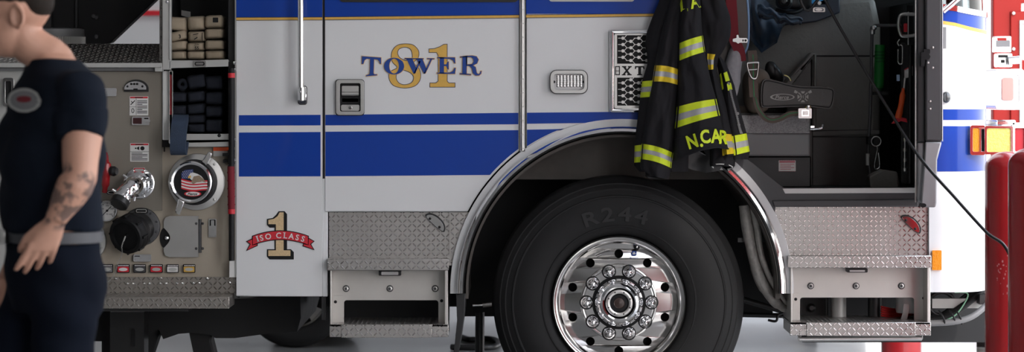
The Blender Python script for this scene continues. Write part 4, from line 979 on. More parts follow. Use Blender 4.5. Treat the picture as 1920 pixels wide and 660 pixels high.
# large capped suction inlet, black, with a chain
SI = bpy.data.objects.new('suction_inlet', None); COL.objects.link(SI); SI.parent = T; SI.matrix_parent_inverse = Matrix.Translation(-T.location)
flange(265, 425, 36, YP, 0.012, 10, 'flange', 'darkgrey', SI)
c0 = P(264, 425, YP); ax = Vector((-0.40, -0.86, -0.28)).normalized()
m = MB(); m.lathe([(0.066, 0.0), (0.066, 0.03), (0.072, 0.034), (0.072, 0.05), (0.076, 0.052)], c0, ax, 48); m.build('neck', 'dkplastic', SI)
m = MB(); m.lathe([(0.079, 0.05), (0.082, 0.055), (0.082, 0.075), (0.079, 0.078), (0.082, 0.081), (0.083, 0.100), (0.080, 0.106), (0.080, 0.125), (0.076, 0.131), (0.063, 0.132), (0.060, 0.120), (0.010, 0.118), (0.008, 0.125), (0, 0.126)], c0, ax, 56)
u_ = ax.orthogonal().normalized(); w_ = ax.cross(u_)
for k in range(8):
    a = 2 * PI * k / 8; d_ = u_ * math.cos(a) + w_ * math.sin(a); m.tube([c0 + ax * .084 + d_ * .082, c0 + ax * .12 + d_ * .082], .006, 8)
m.build('cap', 'black', SI, angle=30)
m = MB(); m.pp(rrect(253, 391, 277, 400, 2.5), YP - .02, .006); m.mat(1); m.pp([rrect(255, 392.5, 275, 398.5, 2.5), rrect(256, 393.5, 274, 397.5, 2)], YP - .021, .001); m.build('line_tag', ['black', 'alupaint'], SI)
e0 = c0 + ax * .127; ch_ = catmull([e0, e0 + Vector((-.012, -.02, -.04)), P(229, 475, -.03), P(222, 492, 0.0), P(214, 515, .02), P(203, 528, .03), P(184, 535, .02)], 10)
m = MB()
for i in range(0, len(ch_) - 1, 2):
    p_, q_ = ch_[i], ch_[min(i + 2, len(ch_) - 1)]; d_ = (q_ - p_); s_ = d_.orthogonal().normalized() if (i // 2) % 2 else d_.cross(d_.orthogonal()).normalized()
    mid = (p_ + q_) / 2; L_ = d_.length * .62; d_.normalize()
    m.tube([mid + d_ * (L_ * math.cos(2 * PI * k / 10)) + s_ * (.0024 * math.sin(2 * PI * k / 10)) for k in range(10)], .0007, 5, closed=True)
m.tube([e0, e0 + Vector((-.006, -.01, -.02))], .003, 8); m.build('chain', 'alupaint', SI)
# round plate at the left, partly behind the person
flange(160, 452, 40, YP, 0.014, 8, 'blank_flange', 'alupaint', T)
# chrome capped intake with a flag and eagle roundel
CI = bpy.data.objects.new('capped_intake', None); COL.objects.link(CI); CI.parent = T; CI.matrix_parent_inverse = Matrix.Translation(-T.location)
m = MB(); m.lathe([(0, .008), (M1(51), .008), (M1(53), .006), (M1(53.5), 0)], P(369, 341, YP), seg=72)
for a in (45, 135, 225, 315): m.lathe([(0, .013), (.005, .012), (.006, .008)], P(369 + 47 * math.cos(R_(a)), 341 - 47 * math.sin(R_(a)), YP), seg=10)
m.build('flange', 'alu', CI)
m = MB(); c_ = P(366.5, 341, YP); m.lathe([(M1(41), .008), (M1(41), .03), (M1(43), .035), (M1(43), .05), (M1(39), .055)], c_, seg=72); m.build('neck', 'dkplastic', CI)
Yc = YP - 0.075; c_ = P(362, 340.5, YP)
m = MB(); m.lathe([(M1(40), .05), (M1(40), .066), (M1(39), .076), (M1(36.5), .080), (M1(33), .078), (M1(31.5), .072)], c_, seg=72); m.build('cap_ring', 'chrome', CI)
m = MB(); m.lathe([(0, .0735), (M1(32.5), .0735)], c_, seg=64); m.build('roundel', 'black', CI)
for pts in ([(378, 303), (391, 284), (397.5, 287), (396.5, 292), (387, 310)], [(346, 378), (337, 404), (329, 399.5), (328.5, 394), (335, 372)]):
    m = MB(); m.pp(pts, YP - .078, 0.03); m.build('handle_lug', 'chrome', CI, bevel=0.004)
fz = lambda pts: z2(pts, 300, 240, 3.88)
m = MB(); Yf = YP - .0755
def wav(x): return 10 * math.sin((x - 155) / 190 * 4.4) + (x - 155) * 0.10
for k in range(7):
    y0 = 376 + k * 10.5
    m.mat(0 if k % 2 == 0 else 1); xs = [155 + 190 * i / 16 for i in range(17)]
    m.pp(fz([(x, y0 - 8 + wav(x) * .9 + (x - 155) * .02) for x in xs] + [(x, y0 + 2.5 + wav(x) * .9 + (x - 155) * .02) for x in reversed(xs)]), Yf, .001)
m.mat(2); m.pp(fz([(155, 330), (180, 306), (240, 300), (245, 366), (210, 372), (157, 368)]), Yf - .0006, .001)
m.mat(1)
for r in range(5):
    for c in range(6): m.pp(fz(ell(166 + c * 13 + (r % 2) * 6, 318 + r * 11 - c * 1.5, 2.6, 2.6, 5)), Yf - .0012, .001)
m.mat(1); m.pp(fz([(208, 345), (222, 328), (245, 325), (275, 335), (300, 350), (318, 372), (335, 398), (300, 390), (270, 392), (240, 385), (222, 372)]), Yf - .0018, .001)
m.mat(4); m.pp(fz([(245, 352), (285, 345), (318, 372), (335, 398), (305, 388), (268, 395), (240, 410), (228, 392)]), Yf - .0022, .001)
m.mat(3); m.pp(fz([(222, 346), (206, 350), (202, 362), (210, 366), (226, 360)]), Yf - .0026, .001)
m.mat(0); m.pp(fz(ell(238, 479, 62, 19, 36)), Yf - .0006, .001); m.mat(1); m.pp(fz(ell(238, 479, 51, 15, 36)), Yf - .0012, .001); m.mat(5)
put_text(m, 'Pierce', 300 + 238 / 3.88, 240 + 479 / 3.88, 20 / 3.88, at(Yf - .0028), shear=.3, sx=1.02, bold=.02)
m.build('flag_emblem', ['decalred', 'label', 'flagblue', 'gold', 'eagle', 'black'], CI)
# hinged aluminium door with a thumb notch
nt = [(372, 405), (372, 482)] + [(318, 482), (310, 479), (307, 472)] + [(307 + 13 * math.sin(PI * k / 12) * .92, 459 - 38 * k / 12 + 6) for k in range(13)] + [(307, 415), (310, 408), (318, 405)]
m = MB(); m.pp(nt, YP - .006, .006); ad = part(m, 'access_door', 'alu')
m = MB(); m.lathe([(0, .012), (.008, .010), (.011, .004), (.012, 0)], P(313, 446, YP), seg=18); m.mat(1); m.pp(ell(309, 446, 9, 19, 24), YP + .002, .004); m.build('push_latch', ['chrome', 'black'], ad)
m = MB(); m.tube([P(374.5, 411, YP - .006), P(374.5, 474, YP - .006)], M1(2.4), 10); m.pp(rect(369, 411, 378, 474), YP - .0035, .004); m.build('hinge', 'darkgrey', ad)
m = MB()
for q_ in ((368, 419), (380, 419), (368, 466), (380, 466)): m.lathe([(0, .006), (.004, .005), (.006, .002)], P(q_[0], q_[1], YP - .004), seg=10)
m.build('bolts', 'darkgrey', ad)
# kick plate with rivets and the rear step
m = MB(); m.pp(rect(-160, 519.5, 442, 550), YP - .004, .012); kp = part(m, 'rear_kick_plate', 'plateold', bevel=.001)
for xx, yy in ((218, 523), (303, 522), (389, 522), (431, 530), (240, 532), (250, 532), (271, 532), (281, 532), (301, 532), (312, 532), (332, 531.5), (342.5, 531.5), (363, 531), (374, 531)):
    m = MB(); m.lathe([(0, .006), (.005, .005), (.0065, .001)], P(xx, yy, YP - .004), seg=12); m.build('rivet', 'chrome', kp)
m = MB(); zt = Z(557, -.16); m.box(X(-160), X(430, -.16), -0.16, 0.06, zt - .004, zt); m.box(X(-160), X(430, -.16), -0.164, -0.158, Z(578.5, -.16), zt); m.box(X(428, -.16), X(430, -.16), -0.16, 0.06, Z(578, -.16), zt); part(m, 'rear_step', 'plateold', bevel=.002)
m = MB(); m.box(X(-160), X(360), -0.14, 0.5, Z(584, -.14), Z(578.5, -.14)); part(m, 'step_frame', 'dkplastic')

# upper shell: rear body and cab above the frame of the photograph, far side of the truck
m = MB(); m.box(X(443), X(447), 0.06, 2.4, Z(560), 2.7); part(m, 'body_bulkhead', 'under')
m = MB(); m.box(X(443), X(1742), 0.05, 2.45, 2.92, 2.97); part(m, 'cab_roof', 'white', bevel=.02)
m = MB(); m.prism([[(X(443), .9), (X(1742), .9), (X(1742), 2.92), (X(443), 2.92)], [(X(1340), 1.88), (X(1700), 1.88), (X(1700), 2.6), (X(1340), 2.6)]], 2.4, 2.45); part(m, 'far_side', 'white')
# ------------------------------------------------------------------ nose, open door, cab interior
# nose: plan curve from the flat side round to the front
NB, NT = Z(548), 2.95
def nose_plan(off=0.0, n=20):
    xs = 1.905; rx, ry = 0.175, 0.30
    pts = [Vector((X(1742), -off, 0)), Vector((xs, -off, 0))]
    for k in range(1, n + 1):
        a = PI / 2 * k / n; pts.append(Vector((xs + (rx + off) * math.sin(a) ** 0.9, ry - (ry + off) * math.cos(a) ** 0.9, 0)))
    pts += [Vector((xs + rx + off, 0.9, 0)), Vector((xs + rx + off, 2.4, 0))]
    return pts
def nose_band(ztop, zbot, off, name, m_, par, i0=0, i1=None):
    """vertical strip following the nose; ztop and zbot are heights as functions of the distance along it"""
    pts = nose_plan(off); inn = nose_plan(off - 0.0012 if off else -0.03)
    i1 = len(pts) if i1 is None else i1; pts, inn = pts[i0:i1], inn[i0:i1]
    rings = []
    for p, q_ in zip(pts, inn):
        zt, zb = ztop(p.x), zbot(p.x); rings.append([Vector((p.x, p.y, zb)), Vector((p.x, p.y, zt)), Vector((q_.x, q_.y, zt)), Vector((q_.x, q_.y, zb))])
    m = MB(); m.loft(rings); return m.build(name, m_, par, angle=30)
def gl(x):     # height of the gold line, falling towards the front
    t = (x - X(1768)) / (X(1868) - X(1768)); return Z(36) - (Z(36) - Z(57)) * (1 - (1 - max(0, min(1.0, t))) ** 1.7)
def wl(x):     # lower edge of the window frame
    t = (x - X(1768)) / (X(1868) - X(1768)); return Z(10) - (Z(10) - Z(26)) * (1 - (1 - max(0, min(1.0, t))) ** 1.7) if t > 0 else Z(10) + 0.0 * t
nose = nose_band(lambda x: wl(x) - .001, lambda x: NB, 0.0, 'nose_panel', 'white', T)
nose_band(lambda x: wl(x) - .012, lambda x: gl(x), 0.0018, 'blue_band', 'blue', nose)
nose_band(lambda x: gl(x) + .002, lambda x: gl(x) - .012, 0.0030, 'gold_line', 'gold', nose)
nose_band(lambda x: wl(x) + .012, lambda x: wl(x) - .012, 0.006, 'window_frame', 'chrome', nose)
nose_band(lambda x: Z(205) - 0 * x, lambda x: Z(225), 0.0018, 'stripe', 'blue', nose)
nose_band(lambda x: Z(236.5), lambda x: Z(321.5), 0.0018, 'stripe', 'blue', nose)
m = MB(); pts = nose_plan(-0.012); rings = [[Vector((p.x, p.y, wl(p.x))), Vector((p.x - .02, p.y + .1, NT)), Vector((p.x - .04, p.y + .1, NT)), Vector((p.x - .02, p.y + .02, wl(p.x)))] for p in pts]; m.loft(rings); m.build('windscreen', 'tintglass', nose, angle=30)
m = MB(); m.tube([P(1768, 22, -.02), P(1782, 10, -.02), P(1800, -6, -.02)], .012, 12, smooth=5); m.build('mirror_arm', 'chrome', nose)
m = MB(); m.pp(rrect(1740, 470, 1765.5, 507, 1.5)[:] if False else rrect(1748, 469.5, 1765.5, 506.5, 1.5), -0.010, .010); m.build('side_reflector', 'amber', nose, bevel=.002)
m = MB(); m.pp(rect(1768, 51, 1774, 91), -.004, .004); m.build('vent_plate', 'seatgrey', nose)
m = MB(); m.pillow(P(1774, 182.5, -.005), (M1(8.5), .022, M1(11)), 1.0); m.build('side_knob', 'darkglass', nose)
# turn signal and headlamp pod wrapped round the corner
HL = bpy.data.objects.new('headlamp_pod', None); COL.objects.link(HL); HL.parent = T; HL.matrix_parent_inverse = Matrix.Translation(-T.location)
YH = -0.012
m = MB()
m.pp([rrect(1819, 235, 1848, 291, 5), rrect(1824, 240, 1837, 284.5, 3), rect(1840, 242, 1847, 284)], YH, .09); m.build('signal_bezel', 'chrome', HL, bevel=.003)
m = MB(); m.pp(rrect(1823.5, 239, 1837.5, 285.5, 3), YH + .006, .03); m.build('turn_signal', 'amber', HL, bevel=.003)
m = MB(); m.pp(rect(1839, 241, 1848, 285), YH + .02, .02); m.build('side_vent', 'black', HL)
m = MB()
ring = lambda x, s_: [P(px_, py_, x) for px_, py_ in rrect(1846 + s_, 237 + s_, 1899 - s_, 289 - s_, 4)]
m.pp([rrect(1846, 236, 1900, 290, 4), rrect(1850.5, 240.5, 1895.5, 285, 3)], YH - .004, .45); m.build('lamp_bezel', 'chrome', HL, bevel=.004)
m = MB(); m.pp(rrect(1850, 240, 1896, 285.5, 3), YH + .002, .03); m.build('lamp_lens', 'clearamber', HL, bevel=.004)
m = MB(); m.pp([rrect(1898, 230, 1925, 288, 4), rrect(1903, 240, 1921, 284, 2)], .10, .4); m.mat(1); m.pp(rrect(1902, 239, 1922, 285, 2), .11, .03); m.build('front_lamp', ['chrome', 'decalred'], HL, bevel=.004)
m = MB(); m.box(X(1868, .1), X(1905, .1), .1, .5, Z(236, .1), Z(225, .1)); m.build('lamp_bracket', 'chrome', HL, bevel=.006)
# upper warning lamp on the front face
WL = bpy.data.objects.new('warning_lamp', None); COL.objects.link(WL); WL.parent = T; WL.matrix_parent_inverse = Matrix.Translation(-T.location)
Yw = 0.30
m = MB(); m.pp([rrect(1866, 129, 1921, 206, 8), rrect(1876, 140, 1911, 193, 5)], Yw, .3); m.build('bezel', 'chrome', WL, bevel=.006)
m = MB(); m.pp(rrect(1875, 139, 1912, 194, 5), Yw + .004, .04); m.mat(1); m.pp(rrect(1879, 146, 1900, 188, 4), Yw - .002, .01); m.build('lens', ['glass', mat('red_tint_lens', (.75, .25, .22), .15, coat=.6)], WL, bevel=.004)
m = MB(); m.pp([rrect(1868, 100, 1898, 126, 3)], Yw, .06); m.tube([P(1890, 114, Yw - .02), P(1912, 112, Yw - .02)], M1(8), 18); m.mat(1); m.pp(rrect(1872, 103, 1890, 108, 1), Yw - .003, .004); m.pp(rrect(1877, 112, 1884, 118, 1), Yw - .003, .004); m.build('lamp_mount', ['chrome', 'black'], WL, bevel=.003)
m = MB(); m.pp([rrect(1866, 68, 1896, 98, 2), rrect(1870, 71, 1893, 76, 1)], Yw, .08); m.mat(1); m.pp(rect(1868, 76, 1894, 88), Yw - .002, .004); m.build('upper_bracket', ['chrome', 'seatgrey'], WL, bevel=.002)
# bundled hoses and cables hanging below the nose
m = MB()
for i in range(4):
    m.tube([P(1735, 600 - i * 5, .3 + .03 * i), P(1765, 598 - i * 3, .28 + .03 * i), P(1790, 588 - i * 6, .27 + .03 * i), P(1820, 565 - i * 6, .28 + .03 * i), P(1850, 540 - i * 3, .3)], M1(5.5 - .6 * i), 12, smooth=6)
m.build('cable_bundle', 'rubber2', T)
m = MB(); m.tube([P(1745, 606, .22), P(1790, 603, .2), P(1825, 592, .2), P(1856, 566, .22)], M1(6), 12, smooth=6); m.build('rubber_hose', 'seatgrey', T)
m = MB(); m.tube([P(1766 + 24 * math.cos(2 * PI * k / 24), 570 + 22 * math.sin(2 * PI * k / 24), .34) for k in range(24)], M1(4), 10, closed=True); m.build('coiled_hose', 'dkplastic', T)
m = MB()
for xx in (1768, 1788, 1800): m.tube([P(xx - 8, 582, .2), P(xx, 594, .185), P(xx + 4, 608, .2)], M1(1.7), 8, smooth=4)
m.build('cable_ties', 'black', T)
m = MB(); m.box(X(1748, .3), X(1842, .3), .3, .34, Z(578, .3), Z(560, .3)); m.mat(1); m.box(X(1835, .25), X(1850, .25), .22, .3, Z(570, .25), Z(552, .25)); m.build('tow_bracket', ['alupaint', 'dkplastic'], T)
m = MB(); m.tube([P(1790, 548, .26), P(1815, 552, .26), P(1796, 586, .25), P(1775, 600, .25)], M1(1.4), 6, smooth=6); m.build('green_wire', mat('green_wire', (.25, .5, .32), .5), T)

# --- open front door, hinged at the nose and swung towards the viewer
FD = bpy.data.objects.new('front_door', None); COL.objects.link(FD); FD.parent = T; FD.matrix_parent_inverse = Matrix.Translation(-T.location)
Yd = -0.75
def dx(px): return X(px, Yd)
def dz(py): return Z(py, Yd)
zb, zm = dz(389), dz(265)
def dbox(m, rows, Yn=Yd, Yf=-.02):
    """door slab: (near left px, near right px, height) rows; swung so that its inner face runs almost along the view"""
    m.loft([[(X(a, Yn), Yn, z), (X(b_, Yn), Yn, z), (X(b_ - 2, Yf), Yf, z), (X(a - 2, Yf), Yf, z)] for a, b_, z in rows]); return m
m = MB(); dbox(m, [(1735, 1766.5, zm), (1735, 1766.5, 2.9)]); m.build('door_shell', 'darkgrey', FD, bevel=.008)
m = MB(); dbox(m, [(1735, 1766, zm - .002), (1733, 1757, dz(300)), (1727, 1756, dz(380)), (1727, 1754, zb)]); m.build('lower_edge', 'midgrey', FD, bevel=.006)
m = MB(); dbox(m, [(1720, 1735, zm - .005), (1720, 1735, 2.88)], Yd + .04, -.03); m.build('inner_panel', 'darkgrey', FD, bevel=.006)
m = MB(); dbox(m, [(1720, 1733, dz(380)), (1720, 1733, zm - .006)], Yd + .04, -.03); m.build('inner_kick_panel', 'midgrey', FD, bevel=.006)
m = MB(); dbox(m, [(1766.5, 1768.2, zm), (1766.5, 1768.2, 2.9)]); m.build('outer_skin', 'white', FD)
m = MB(); m.tube([(dx(1719), Yd + .035, dz(380)), (dx(1719), Yd + .035, 2.88)], .003, 8); m.build('weather_seal', 'alupaint', FD)
m = MB(); m.pp([rect(1722, 92, 1734, 125), ], Yd + .045, .02); m.pp(rrect(1732, 92, 1744, 101, 2), Yd - .006, .02); m.pp([(1733, 98), (1741, 100), (1745, 106), (1742, 112), (1735, 112), (1733, 124), (1727, 124), (1727, 98)], Yd - .010, .03); m.build('door_latch', 'black', FD, bevel=.002)
m = MB()
for q_ in ((1749, 89), (1740, 99), (1740, 117.5), (1749, 127), (1744, 190), (1744, 204)): m.lathe([(0, .004), (.004, .003), (.0055, 0)], P(q_[0], q_[1], Yd), seg=12)
m.build('screws', 'alu', FD)
m = MB(); m.pp(ell(1731, 385, 6, 4, 16), Yd - .004, .03); m.build('check_strap', 'black', FD)

# --- cab interior (behind the opening)
CB = 0.95
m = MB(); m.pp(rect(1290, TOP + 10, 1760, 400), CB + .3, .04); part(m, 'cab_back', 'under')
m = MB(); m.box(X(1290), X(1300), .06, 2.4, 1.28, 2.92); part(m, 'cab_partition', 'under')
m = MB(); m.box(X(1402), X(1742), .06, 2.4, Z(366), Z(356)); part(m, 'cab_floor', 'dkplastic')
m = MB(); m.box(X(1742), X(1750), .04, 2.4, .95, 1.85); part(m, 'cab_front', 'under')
# engine tunnel: big quilted vinyl cover with a sloped, stitched top
Ye = .62
m = MB(); m.pp([(1440, 400), (1420, 300), (1300, 250), (1300, 20), (1470, 22), (1575, -4), (1640, -8), (1652, 50), (1652, 400)], Ye, .5); et = part(m, 'engine_cover', 'leather', bevel=.03, seg=3)
m = MB()
for a, b in (((1523, 105), (1650, 105)), ((1523, 105), (1523, 246)), ((1523, 246), (1650, 244))): m.tube([P(a[0], a[1], Ye - .001), P(b[0], b[1], Ye - .001)], .0035, 6)
m.build('seams', 'black', et)
m = MB(); m.pp([(1523, 246), (1650, 243), (1650, 252), (1523, 256)], Ye - .012, .03); m.mat(1); m.pp(rect(1523, 256, 1650, 400), Ye - .004, .02); m.build('lower_cover', ['leather', 'leather2'], et, bevel=.004)
m = MB(); m.pp([(1440, 22), (1470, 20), (1575, -12), (1575, 24), (1555, 32), (1530, 41), (1505, 44), (1480, 42)], Ye - .05, .05); pad = m.build('top_pad', mat('navy_grey_vinyl', (.035, .045, .065), .45, bump=.2, bscale=60), et, bevel=.012)
m = MB(); m.pp([rrect(1524.5, 14, 1547, 22.5, 1.5), rrect(1527, 15.5, 1544.5, 21, 2.5)], Ye - .055, .006); m.pp(ell(1535.5, 18.2, 7, 2.2, 20), Ye - .056, .004); m.lathe([(0, .008), (.008, .007), (.011, .003), (.012, 0)], P(1536, 6, Ye - .05), seg=16); m.build('badge', 'alu', et)
m = MB(); m.pp([(1470, 158), (1522, 98), (1531, 100), (1531, 240), (1523, 240), (1523, 110), (1483, 164)], Ye - .14, .12); m.mat(1); m.pp([(1478, 162), (1522, 108), (1522, 240), (1470, 240)], Ye - .11, .08); part(m, 'side_console', ['leather', 'leather2'], bevel=.006)
# seat base box, cushion and backrest
m = MB(); m.box(X(1340), X(1519, .12), .12, .55, Z(293, .12), Z(250, .12)); sb = part(m, 'seat_base', 'seatgrey', bevel=.008)
m = MB(); zr0, zr1 = Z(250, .12), Z(216, .13)
m.add([(X(1340), .12, zr0), (X(1519, .12), .12, zr0), (X(1519, .12), .13, zr1), (X(1340), .13, zr1), (X(1340), .5, zr1), (X(1519, .12), .5, zr1), (X(1340), .5, zr0), (X(1519, .12), .5, zr0)], [(0, 1, 2, 3), (3, 2, 5, 4), (4, 5, 7, 6), (0, 6, 7, 1), (1, 7, 5, 2), (0, 3, 4, 6)])
m.build('seat_riser', 'crinkle', sb, bevel=.004)
m = MB(); m.pbox(1335, 212, 1505, 217, .18, .4); m.mat(1); m.pbox(1345, 199, 1425, 213, .22, .42); m.build('seat_slide', ['dkplastic', 'beige'], sb)
m = MB(); m.box(X(1396), X(1521, .16), .16, .55, Z(354), Z(293, .16)); m.build('lower_box', 'dkplastic', sb, bevel=.006)
lab_pts = []
for k in range(8): lab_pts += [(1460 + k * 4, 301.5), (1462 + k * 4, 300)]
m = MB(); m.pp(rect(1460, 301, 1492, 321), .157, .003); m.mat(1); m.pp(rect(1461.5, 302, 1490.5, 305), .156, .002)
for k in range(4): m.pp(rect(1463, 307.5 + k * 3.1, 1489 - (k % 2) * 6, 308.6 + k * 3.1), .156, .002)
for k in range(8): m.pp(rect(1461 + k * 4, 300, 1462.6 + k * 4, 301.2), .157, .002); m.pp(rect(1461 + k * 4, 320.6, 1462.6 + k * 4, 321.8), .157, .002)
m.build('warning_sticker', ['label', mat('pink_print', (.55, .12, .16), .5)], sb)
m = MB(); m.tube([P(1519, 242, .1), P(1535, 241, .1), P(1541, 239, .1), P(1543, 233, .1)], M1(2.2), 8, smooth=4); m.pbox(1520, 236, 1527, 244, .1, .14); part(m, 'seat_lever', 'chrome')
prof_ = catmull([(1432, 150, 0), (1446, 149, 0), (1475, 156, 0), (1500, 161, 0), (1535, 162, 0), (1556, 164, 0), (1565, 171, 0), (1563, 192, 0), (1556, 204, 0), (1540, 203, 0), (1510, 200, 0), (1470, 201, 0), (1436, 202, 0), (1427, 196, 0), (1427, 165, 0)], 4, True)
m = MB(); m.pp([(p.x, p.y) for p in prof_], .06, .46); cu_ = part(m, 'seat_cushion', 'leather2', bevel=.022, seg=4)
m = MB(); lp = [P(p.x, p.y, .058) for p in catmull([(p[0], p[1], 0) for p in offset_poly([(q_.x, q_.y) for q_ in prof_], -3.4)][::2], 2, True)]
m.tube(lp, .0022, 5, closed=True); m.build('piping', 'black', cu_)
m = MB(); Ys = .0595
m.pp([ell(1467, 182, 23, 6.2, 40), ell(1467.6, 182, 19.5, 4.9, 36)[::-1]], Ys, .002)
put_text(m, 'Pierce', 1467, 182, 7.4, at(Ys), shear=.3, bold=.015, sx=1.0)
bx, by = 1505.5, 181.5
put_text(m, '911', bx, by, 6, at(Ys), bold=.02)
for a0 in range(4):
    a = R_(45 + 90 * a0); c_, s_ = math.cos(a), math.sin(a)
    m.pp(seg_px((bx + 5 * c_, by + 5 * s_), (bx + 12 * c_, by + 11 * s_), 2.0), Ys, .002)
for a0 in range(4):
    a = R_(90 * a0); c_, s_ = math.cos(a), math.sin(a); p0 = (bx + 6.2 * c_, by + 6.2 * s_)
    m.pp([(p0[0] - 1.6 * s_, p0[1] + 1.6 * c_), (p0[0] + 4 * c_ - 4.2 * s_, p0[1] + 4 * s_ + 4.2 * c_), (p0[0] + 4 * c_ + 4.2 * s_, p0[1] + 4 * s_ - 4.2 * c_), (p0[0] + 1.6 * s_, p0[1] - 1.6 * c_)], Ys, .002)
for sx_ in (-1, 1): m.pp([(bx + sx_ * 9, by - 9), (bx + sx_ * 15, by - 13), (bx + sx_ * 17, by - 8), (bx + sx_ * 12, by - 6)], Ys, .002)
m.build('seat_lettering', mat('silver_thread', (.42, .41, .39), .6), cu_)
# backrest with its cut-out for an air cylinder
bo = catmull([(1338, -60, 0), (1385, -60, 0), (1398, -20, 0), (1404, 20, 0), (1405, 55, 0), (1402, 85, 0), (1394, 105, 0), (1384, 130, 0), (1376, 170, 0), (1385, 205, 0), (1360, 212, 0), (1330, 205, 0), (1326, 100, 0), (1330, 0, 0)], 4, True)
m = MB(); m.pp([(p.x, p.y) for p in bo], .09, .35); bk = part(m, 'backrest', 'dkcloth', bevel=.025, seg=3)
m = MB(); m.tube([P(px_, py_, .088) for px_, py_ in ((1388, -60), (1397.5, -25), (1403, 20), (1404, 55), (1402, 85), (1395, 103))], M1(1.9), 8, smooth=5); m.build('blue_piping', mat('pale_blue_piping', (.30, .48, .75), .4), bk)
m = MB(); m.pillow(P(1370, 150, .08), (M1(17), .05, M1(70)), .8, amp=.008, fr=14, rot=Matrix.Rotation(R_(10), 3, 'Y')); m.build('foam_pad', 'greycloth', bk)
# harness: maroon straps with a metal clip; brown lap belt with ring and buckle
m = MB(); m.ribbon([P(1366, -60, .05), P(1370, -10, .045), P(1373, 30, .04), P(1376, 70, .04), P(1386, 95, .045), P(1389, 115, .05)], M1(20), .004); m.build('harness_strap', 'maroon', bk)
m = MB(); m.pp([(1374, 73), (1381, 71), (1381, 66), (1384, 65), (1386, 71), (1400, 71.5), (1402.5, 75), (1401, 80), (1387, 80), (1384, 82), (1380, 79), (1374, 78)], .030, .008); m.mat(1); m.pp(rrect(1392, 74, 1394.5, 78, 1), .029, .002); m.pp(rrect(1396, 74, 1400, 78, 1), .029, .002); m.build('harness_clip', ['rim', 'black'], bk, bevel=.001)
BL = bpy.data.objects.new('lap_belt', None); COL.objects.link(BL); BL.parent = T; BL.matrix_parent_inverse = Matrix.Translation(-T.location)
web = mat('brown_belt_webbing', (.13, .098, .08), .7, bump=.3, bscale=500)
m = MB(); m.ribbon([P(1410, 95, .06), P(1412, 115, .04), P(1412, 150, .035), P(1414, 182, .035)], M1(17), .004)
m.ribbon([P(1415, 178, .04), P(1420, 200, .04), P(1432, 219, .035), P(1447, 226, .03), P(1464, 222, .025), P(1480, 214, .02), P(1500, 212, .02)], M1(10), .004); m.build('webbing', web, BL)
m = MB(); m.ribbon([P(1411, 97, .0575), P(1412.5, 115, .037), P(1412.5, 150, .032), P(1414, 182, .032)], M1(1.6), .002); m.ribbon([P(1416, 178, .037), P(1421, 200, .037), P(1433, 218, .032), P(1447, 225, .027), P(1464, 221, .022), P(1480, 213, .017), P(1500, 211, .017)], M1(1.2), .002); m.build('green_thread', mat('green_thread', (.02, .28, .10), .6), BL)
m = MB(); m.tube([P(x_, y_, .028) for x_, y_ in ((1401, 119), (1404, 118), (1420, 117), (1422, 121), (1421, 134), (1418, 146), (1411, 147), (1406, 140), (1402, 128))], M1(2.1), 10, closed=True, smooth=3); m.tube([P(1404, 131, .028), P(1421, 130, .028)], M1(1.4), 8); m.build('belt_ring', 'rim', BL)
m = MB(); m.pp(rrect(1497, 203, 1522, 222, 2), .0, .022); m.mat(1); m.pp([rrect(1503, 206, 1517, 218, 1.5), rrect(1505, 208, 1515, 216, 1)], -.003, .004); m.mat(0); m.pp(rrect(1507, 209, 1513, 215, 1), -.006, .008); m.build('buckle', ['rim', 'chrome'], BL, bevel=.002)
m = MB(); m.tube([P(1516, 205, .012), P(1515, 199, .012)], M1(5), 14); m.mat(1); m.lathe([(0, .004), (M1(3.5), .003), (M1(4), 0)], P(1515.5, 201, -.006), seg=16); m.build('buckle_anchor', ['orangetape', 'rim'], BL)
m = MB(); m.pillow(P(1418, 172, .2), (M1(26), .1, M1(40)), .7, amp=.02, fr=9, seed=4); part(m, 'seat_side_bolster', 'beige')
m = MB(); m.pillow(P(1446, 132, .3), (M1(12), .04, M1(16)), .8, amp=.012, fr=18, seed=2); m.pillow(P(1455, 138, .3), (M1(11), .04, M1(20)), .8, amp=.01, fr=18, seed=3, rot=Matrix.Rotation(R_(-18), 3, 'Y')); part(m, 'belt_retractor', 'dkplastic')
m = MB(); m.tube([P(1470, 141, .28), P(1478, 144, .28), P(1483, 152, .28)], M1(1.3), 6, smooth=4); part(m, 'yellow_wire', 'clearamber')
# grab rail, pull handle and fittings at the front of the opening
m = MB(); m.tube([P(1634, 345, .3), P(1631, 320, .3), P(1628, 290, .3), P(1632, 200, .3), P(1635, 70, .3), P(1636, 54, .3), P(1642, 48, .3), P(1660, 48, .3), P(1690, 48, .3)], M1(3.2), 12, smooth=5); rl = part(m, 'interior_rail', 'darkgrey')
m = MB(); m.tube([P(1636, 64, .3), P(1636, 53, .3)], M1(5), 14); m.pillow(P(1638, 52, .3), (M1(6), .02, M1(5)), .8); m.build('rail_elbow', 'alu', rl)
m = MB(); m.tube([P(1627, 288, .3), P(1627, 310, .3)], M1(4), 12); m.build('rail_sleeve', 'alupaint', rl)
m = MB(); m.tube([P(x_, y_, .05) for x_, y_ in ((1718, 27), (1694, 27), (1687, 32), (1685, 48), (1688, 63), (1695, 68), (1718, 66))], M1(3.4), 12, smooth=5); ph = part(m, 'pull_handle', 'alu')
m = MB(); m.pp(rect(1700, 10, 1712, 84), .06, .03); m.mat(1); m.pp(rrect(1695, 44, 1701, 60, 1), .05, .02); m.mat(2); m.tube([P(1703, 84, .05), P(1703, 22, .05)], M1(1.3), 8); m.build('handle_mount', ['black', 'decalred', 'alu'], ph)
m = MB(); m.tube([P(1697, 258, .08), P(1696, 322, .08)], M1(1.6), 8)
for yy in (262, 281, 300, 318): m.tube([P(1697, yy - 3, .08), P(1697, yy + 3, .08)], M1(3.6), 10)
part(m, 'hinge_rod', 'alu')
